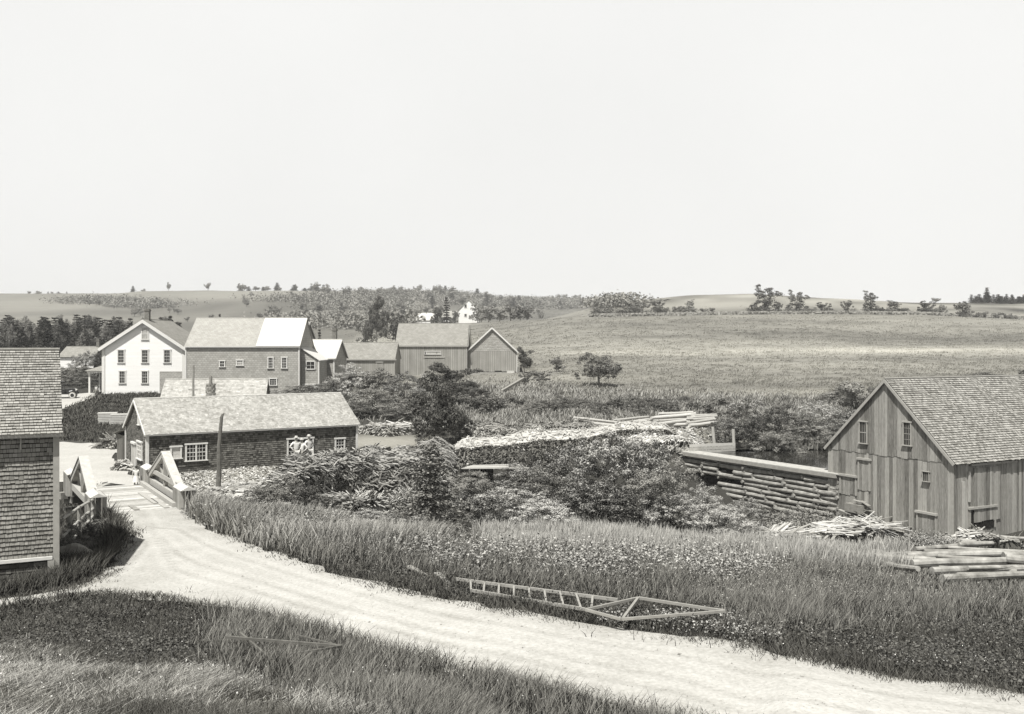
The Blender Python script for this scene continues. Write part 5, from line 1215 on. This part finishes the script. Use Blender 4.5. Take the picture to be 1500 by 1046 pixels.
# woodland massed beyond counting
P = []; rng = np.random.default_rng(77)
for cx, cy, rx, ry, n in ((150,443,50,2.5,300),(210,449,40,3,300),(600,436,75,3.5,1500),(500,441,80,3,800),(470,475,60,5,500),(830,447,60,4,1900),(740,444,80,3.5,1300),(540,452,60,3,300),(560,478,40,3,300)):
    px = rng.normal(cx, rx*.6, n); py = rng.normal(cy, ry*.6, n); X, Y, Z = G(px, np.maximum(py, 431.5)); ok = Y > 320
    c = np.stack([X, Y, Z], 1)[ok]; P.append(np.repeat(c, 24, 0)+rng.normal(size=(ok.sum()*24, 3))*[2.6,2.6,1.3]+[0,0,2.2])
P = np.vstack(P); V, Q = leaves(P, 1.1, up=.8, aspect=1.3); c0 = P.mean(0)
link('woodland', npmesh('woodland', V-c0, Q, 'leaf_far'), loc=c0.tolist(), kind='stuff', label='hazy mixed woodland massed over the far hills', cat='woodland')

# ------------------------------------------------------------------ grass, weeds, hay
ROADS = [np.array(ROAD), np.array(ROAD_UP), np.array(TRACK)]
FOOT = []
for Bq in (MILL, SHOP, BARN, STORE, HOUSE): FOOT.append((Bq.org, Bq.ex, Bq.ey, Bq.L, Bq.W))
def grass(name, poly, n, h, m, label, wk=.0009, wmin=.006, lean=.35, leanx=.15, kindtxt='grass', roadkeep=.0, tuft=5, patch=0., flat=0., seed=1, zoff=0, tonal=False, xy=None):
    rg = np.random.default_rng(seed); X = []; k_ = 0
    nt_ = n//tuft
    if xy is not None: X = [xy]; k_ = nt_ = len(xy)
    else: P = np.array(poly, float); lo = P.min(0); hi = P.max(0); sf = min(22, .12*(hi-lo)[1])
    while k_ < nt_:
        c = rg.uniform(lo-sf, hi+sf, (nt_*2, 2)); e_ = rg.normal(0, sf, c.shape); c = c[ptin(c[:,0]+e_[:,0], c[:,1]+e_[:,1]*.5, P)]
        x, y, z = G(c[:,0], c[:,1]); 
        on = np.zeros(len(c), bool)
        for R_ in ROADS: on |= ptin(c[:,0], c[:,1]+2, R_)
        keep = ~on | (rg.random(len(c)) < roadkeep)
        for o, ex, ey, L_, W_ in FOOT:
            a = (x-o[0])*ex[0]+(y-o[1])*ex[1]; b_ = (x-o[0])*ey[0]+(y-o[1])*ey[1]; keep &= ~((a > -.05) & (a < L_+.05) & (b_ > -.02) & (b_ < W_))
        if patch: keep &= (vnoise(x/1.2, y/1.2, seed+40)+.5) > patch*rg.random(len(c))
        X.append(np.stack([x, y], 1)[keep]); k_ += keep.sum()
    X = np.vstack(X)[:nt_]; d = np.repeat(X[:,1], tuft); X = np.repeat(X, tuft, 0)+rg.normal(0, 1, (nt_*tuft, 2))*(.05+.0022*d)[:,None]
    Z = H(X[:,0], X[:,1])-.03+zoff; n = len(X)
    hn = (vnoise(X[:,0]/2.1, X[:,1]/2.1, seed)+.5)*.7+.65
    hh = rg.uniform(h[0], h[1], n)*hn; w_ = np.maximum(wmin, d*wk)*rg.uniform(.6, 1.4, n)
    az = rg.uniform(0, 2*np.pi, n); ln = hh*lean*rg.uniform(.2, 1.5, n)
    L2 = np.stack([np.cos(az)*ln+leanx*hh, np.sin(az)*ln*.8], 1); sd = rg.uniform(-.5, .5, n)
    s = np.stack([np.cos(sd), np.sin(sd)], 1)*w_[:,None]*.5
    zz = hh*(1-flat*rg.random(n))
    b0 = np.column_stack([X-s, Z]); b1 = np.column_stack([X+s, Z]); m0 = np.column_stack([X+L2*.35-s*.9, Z+zz*.55]); m1 = np.column_stack([X+L2*.35+s*.9, Z+zz*.55]); t_ = np.column_stack([X+L2, Z+zz])
    V = np.stack([b0, b1, m0, m1, t_], 1).reshape(-1, 3); i = np.arange(n)[:,None]*5
    Fc = np.concatenate([i+[0,1,2], i+[1,3,2], i+[2,3,4]], 1).reshape(-1, 3)
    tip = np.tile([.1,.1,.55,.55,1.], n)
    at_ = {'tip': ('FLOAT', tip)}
    if tonal:
        a_ = np.clip(((750+F*X[:,0]/X[:,1]-PXG[0])/(PXG[1]-PXG[0])).astype(int), 0, NC-1); b_ = np.clip(((np.log(X[:,1])-LDG[0])/(LDG[1]-LDG[0])).astype(int), 0, NR-1)
        c_ = np.repeat(cl.reshape(NC, NR, 4)[a_, b_], 5, 0); at_['tone'] = ('FLOAT_COLOR', c_)
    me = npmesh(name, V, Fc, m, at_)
    link(name, me, kind='stuff', label=label, cat=kindtxt)
    return X, Z, hh
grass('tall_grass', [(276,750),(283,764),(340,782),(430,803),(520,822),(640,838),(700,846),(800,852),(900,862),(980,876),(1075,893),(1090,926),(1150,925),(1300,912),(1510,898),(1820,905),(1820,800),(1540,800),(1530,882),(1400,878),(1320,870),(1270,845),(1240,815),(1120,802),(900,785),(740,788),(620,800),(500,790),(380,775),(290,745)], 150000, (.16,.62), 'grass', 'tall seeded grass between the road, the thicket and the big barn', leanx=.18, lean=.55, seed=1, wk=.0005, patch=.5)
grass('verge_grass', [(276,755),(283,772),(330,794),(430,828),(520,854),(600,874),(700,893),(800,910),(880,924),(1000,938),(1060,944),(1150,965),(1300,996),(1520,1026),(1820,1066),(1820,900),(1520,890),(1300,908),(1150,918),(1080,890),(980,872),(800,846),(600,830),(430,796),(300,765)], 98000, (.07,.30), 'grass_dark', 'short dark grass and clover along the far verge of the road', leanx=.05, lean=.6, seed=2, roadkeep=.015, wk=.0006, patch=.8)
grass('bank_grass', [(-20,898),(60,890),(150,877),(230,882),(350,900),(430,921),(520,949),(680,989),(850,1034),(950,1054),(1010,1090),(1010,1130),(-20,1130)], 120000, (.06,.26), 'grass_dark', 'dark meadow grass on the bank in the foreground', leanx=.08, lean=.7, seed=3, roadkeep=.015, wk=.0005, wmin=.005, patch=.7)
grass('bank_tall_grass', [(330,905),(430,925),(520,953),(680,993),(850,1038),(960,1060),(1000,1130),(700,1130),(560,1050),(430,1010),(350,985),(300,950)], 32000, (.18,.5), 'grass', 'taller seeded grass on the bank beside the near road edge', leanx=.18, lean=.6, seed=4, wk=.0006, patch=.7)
for k_, pl_ in enumerate(([(-20,950),(60,955),(150,985),(260,1000),(330,1012),(240,1030),(120,1012),(-20,1005)], [(150,1000),(300,985),(420,1000),(520,1030),(620,1070),(600,1090),(470,1040),(380,1018),(280,1010)], [(-20,1025),(120,1018),(300,1035),(400,1080),(400,1130),(-20,1130)])):
    grass('mown_hay', pl_, (26000,26000,14000)[k_], (.05,.15), 'hay', ('pale mown hay swath at the far left of the foreground bank','pale mown hay swath crossing the middle of the foreground bank','thin cut hay at the bottom left corner')[k_], lean=2.2, flat=.85, leanx=.8, seed=5+k_*20, patch=1.0, zoff=.08, wk=.0006, kindtxt='hay')
def weeds(name, poly, n, h, size, m, label, seed, per=14, sp=.10, flatz=.5, patch=.9):
    """leafy low plants: clusters of small broad leaves"""
    rg = np.random.default_rng(seed); P = np.array(poly, float); lo = P.min(0); hi = P.max(0)
    c = rg.uniform(lo, hi, (n*5, 2)); e_ = rg.normal(0, min(20, .1*(hi-lo)[1]), c.shape); c = c[ptin(c[:,0]+e_[:,0], c[:,1]+e_[:,1]*.5, P)]; on = np.zeros(len(c), bool)
    for R_ in ROADS: on |= ptin(c[:,0], c[:,1]+3, R_)
    c = c[~on]; x, y, z = G(c[:,0], c[:,1]); kp = (vnoise(x/1.1, y/1.1, seed)+.5) > patch*rg.random(len(x))*1.1; x, y, z = x[kp][:n], y[kp][:n], z[kp][:n]
    hh = rg.uniform(h[0], h[1], len(x)); C = np.repeat(np.stack([x, y, z], 1), per, 0); k = len(C)
    C += rg.normal(size=(k, 3))*[sp, sp, 0]*(1+C[:,1:2]*.012); C[:,2] += np.repeat(hh, per)*rg.random(k)
    V, Q = leaves(C, size*(1+.0*k), up=1.6, aspect=1.5); o = link(name, npmesh(name, V, Q, m), kind='stuff', label=label, cat='weeds')
weeds('seed_heads', [(290,765),(430,803),(640,838),(900,862),(1090,900),(1300,905),(1500,890),(1300,860),(1240,815),(1120,802),(740,790),(500,790)], 7000, (.45,.9), .038, 'hay', 'pale seed heads nodding above the tall grass', 58, per=3, sp=.2, patch=.5)
weeds('clover_patch', [(-20,898),(150,880),(350,904),(520,953),(680,993),(850,1038),(950,1060),(700,1100),(400,1000),(200,985),(-20,940)], 5200, (.04,.2), .05, 'broadleaf', 'dark leafy clover and weeds through the bank grass', 51)
weeds('verge_weeds', [(283,768),(430,822),(600,868),(800,905),(1000,932),(1150,960),(1300,992),(1510,1020),(1510,905),(1150,915),(1000,890),(800,860),(600,835),(430,798)], 6500, (.05,.4), .06, 'broadleaf', 'leafy weeds crowding the far verge of the road', 52)
weeds('verge_blossom_weeds', [(1000,905),(1080,905),(1140,940),(1100,948),(980,925),(880,915),(880,905)], 420, (.1,.35), .05, 'leaf_pale', 'small pale-leaved weeds beside the fallen truss frame', 53)
weeds('tall_leafy_weeds', [(640,840),(760,845),(1000,862),(1160,850),(1160,800),(1000,820),(900,815),(760,815),(640,815)], 2000, (.2,1.0), .085, 'leaf_mid', 'tall leafy weeds scattered through the roadside grass', 54, sp=.12)
weeds('bank_leafy_weeds', [(283,765),(340,780),(640,832),(640,790),(400,760),(290,745)], 3600, (.2,.95), .09, 'leaf_mid', 'grey leafy weeds below the slab heaps', 55, sp=.14)
weeds('barn_foot_weeds', [(1330,790),(1400,800),(1410,812),(1330,806)], 500, (.2,.8), .08, 'leaf_pale', 'pale flowering weeds by the low barn door', 56, sp=.12)
weeds('yard_weeds', [(650,735),(900,760),(1130,785),(1250,790),(1250,760),(1130,765),(900,735),(650,705)], 3600, (.2,1.0), .11, 'leaf', 'dark weeds in the stream hollow', 57, sp=.2)
ex_ = []
for pl_ in (ROAD[4:18], ROAD[22:36], ROAD[36:47]):
    p_ = np.array(pl_, float); t = np.random.default_rng(99).uniform(0, len(p_)-1, 1500); px = np.interp(t, range(len(p_)), p_[:,0]); py = np.interp(t, range(len(p_)), p_[:,1]); X, Y, _ = G(px, py)
    ex_.append(np.stack([X, Y], 1)+np.random.default_rng(98).normal(0, .28, (1500, 2)))
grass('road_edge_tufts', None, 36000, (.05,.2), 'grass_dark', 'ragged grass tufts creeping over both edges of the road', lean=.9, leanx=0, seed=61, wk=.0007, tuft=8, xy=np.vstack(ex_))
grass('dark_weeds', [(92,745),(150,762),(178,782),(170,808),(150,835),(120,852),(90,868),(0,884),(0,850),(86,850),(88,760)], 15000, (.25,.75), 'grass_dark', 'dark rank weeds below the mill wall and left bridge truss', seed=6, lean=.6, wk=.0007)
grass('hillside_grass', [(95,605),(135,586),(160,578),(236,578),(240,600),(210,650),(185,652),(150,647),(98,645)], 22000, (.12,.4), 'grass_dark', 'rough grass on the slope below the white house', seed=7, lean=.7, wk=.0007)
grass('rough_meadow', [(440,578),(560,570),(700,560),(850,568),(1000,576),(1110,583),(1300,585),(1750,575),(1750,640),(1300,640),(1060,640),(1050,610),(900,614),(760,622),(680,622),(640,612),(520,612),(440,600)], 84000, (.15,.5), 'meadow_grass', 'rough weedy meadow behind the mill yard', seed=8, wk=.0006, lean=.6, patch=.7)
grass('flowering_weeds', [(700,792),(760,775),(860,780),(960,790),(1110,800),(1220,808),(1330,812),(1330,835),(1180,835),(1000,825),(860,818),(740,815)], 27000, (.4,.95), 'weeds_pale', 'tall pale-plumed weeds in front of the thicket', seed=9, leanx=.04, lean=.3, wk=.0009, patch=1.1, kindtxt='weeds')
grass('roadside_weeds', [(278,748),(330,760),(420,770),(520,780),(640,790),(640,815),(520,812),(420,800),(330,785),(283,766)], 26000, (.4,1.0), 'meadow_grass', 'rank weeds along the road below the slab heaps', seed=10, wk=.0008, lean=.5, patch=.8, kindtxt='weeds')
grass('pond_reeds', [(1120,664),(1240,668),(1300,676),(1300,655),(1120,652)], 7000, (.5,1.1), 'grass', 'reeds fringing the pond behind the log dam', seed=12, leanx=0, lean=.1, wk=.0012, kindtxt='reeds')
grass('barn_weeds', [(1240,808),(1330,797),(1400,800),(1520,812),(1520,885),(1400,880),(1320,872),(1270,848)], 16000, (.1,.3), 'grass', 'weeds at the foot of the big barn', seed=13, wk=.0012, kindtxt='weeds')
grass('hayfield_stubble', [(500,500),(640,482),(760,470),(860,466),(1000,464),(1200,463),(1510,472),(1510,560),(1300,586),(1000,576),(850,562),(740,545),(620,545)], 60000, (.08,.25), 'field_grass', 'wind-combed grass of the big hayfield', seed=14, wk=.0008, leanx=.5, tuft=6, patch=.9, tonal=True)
# clover heads
rg = np.random.default_rng(31); n = 1100
px = np.concatenate([rg.uniform(0, 900, n//2), rg.uniform(1080, 1500, n//2)]); py = np.concatenate([rg.uniform(890, 1046, n//2), rg.uniform(905, 1000, n//2)])
ok = ~(ptin(px, py, np.array(ROAD))); X, Y, Z = G(px[ok], py[ok]); C = np.stack([X, Y, Z+rg.uniform(.12,.35,len(X))], 1); V, Q = leaves(C, .022, aspect=1.1)
link('clover_flowers', npmesh('clover_flowers', V, Q, 'flower'), kind='stuff', label='white clover heads dotted through the grass', cat='flowers')
# loose stones and clods on the road
rg = np.random.default_rng(32); C = []
px = rg.uniform(0, 1500, 9000); py = rg.uniform(700, 1060, 9000); ok = ptin(px, py, np.array(ROAD)); X, Y, Z = G(px[ok], py[ok]); nn_ = len(X)
sz = rg.uniform(.005, .02, nn_)*(1+(rg.random(nn_) < .02)*1.2)*(Y/22)**.5; oct_ = np.array([(1,0,0),(0,1,0),(-1,0,0),(0,-1,0),(0,0,.7)])
V = (np.stack([X, Y, Z+.05], 1)[:,None,:]+oct_[None]*sz[:,None,None]*rg.uniform(.6,1.3,(nn_,5,1))).reshape(-1, 3); i = np.arange(nn_)[:,None]*5
link('road_gravel', npmesh('road_gravel', V, np.concatenate([i+[0,1,4], i+[1,2,4], i+[2,3,4], i+[3,0,4]], 1).reshape(-1,3), 'stone'), kind='stuff', label='loose stones scattered on the dirt road', cat='gravel')
# wood chips on the bank beside the shop
rg = np.random.default_rng(33); px = rg.uniform(262, 440, 9000); py = rg.uniform(686, 745, 9000); X, Y, Z = G(px, py); C = np.stack([X, Y, Z+.04+.12*rg.random(len(X))], 1); V, Q = leaves(C, .22, up=2.5, aspect=2.6)
link('wood_chips', npmesh('wood_chips', V, Q, 'slab_top'), kind='stuff', label='pale wood chips covering the bank before the shop', cat='wood chips')
px = rg.uniform(840, 1070, 7000); py = rg.uniform(628, 668, 7000); X, Y, Z = G(px, py); C = np.stack([X, Y, Z+.04+.12*rg.random(len(X))], 1); V, Q = leaves(C, .25, up=2.5, aspect=3)
link('yard_chips', npmesh('yard_chips', V, Q, 'slab_mixed'), kind='stuff', label='chips and bark littering the mill yard by the logs', cat='wood chips')

# ------------------------------------------------------------------ air
b = MB(); b.box(-2600, -60, -12, 2600, 3050, 130); o = b.build('haze', 'haze_air', kind='stuff'); o['label'] = 'thin summer haze filling the valley air'; o['category'] = 'haze'
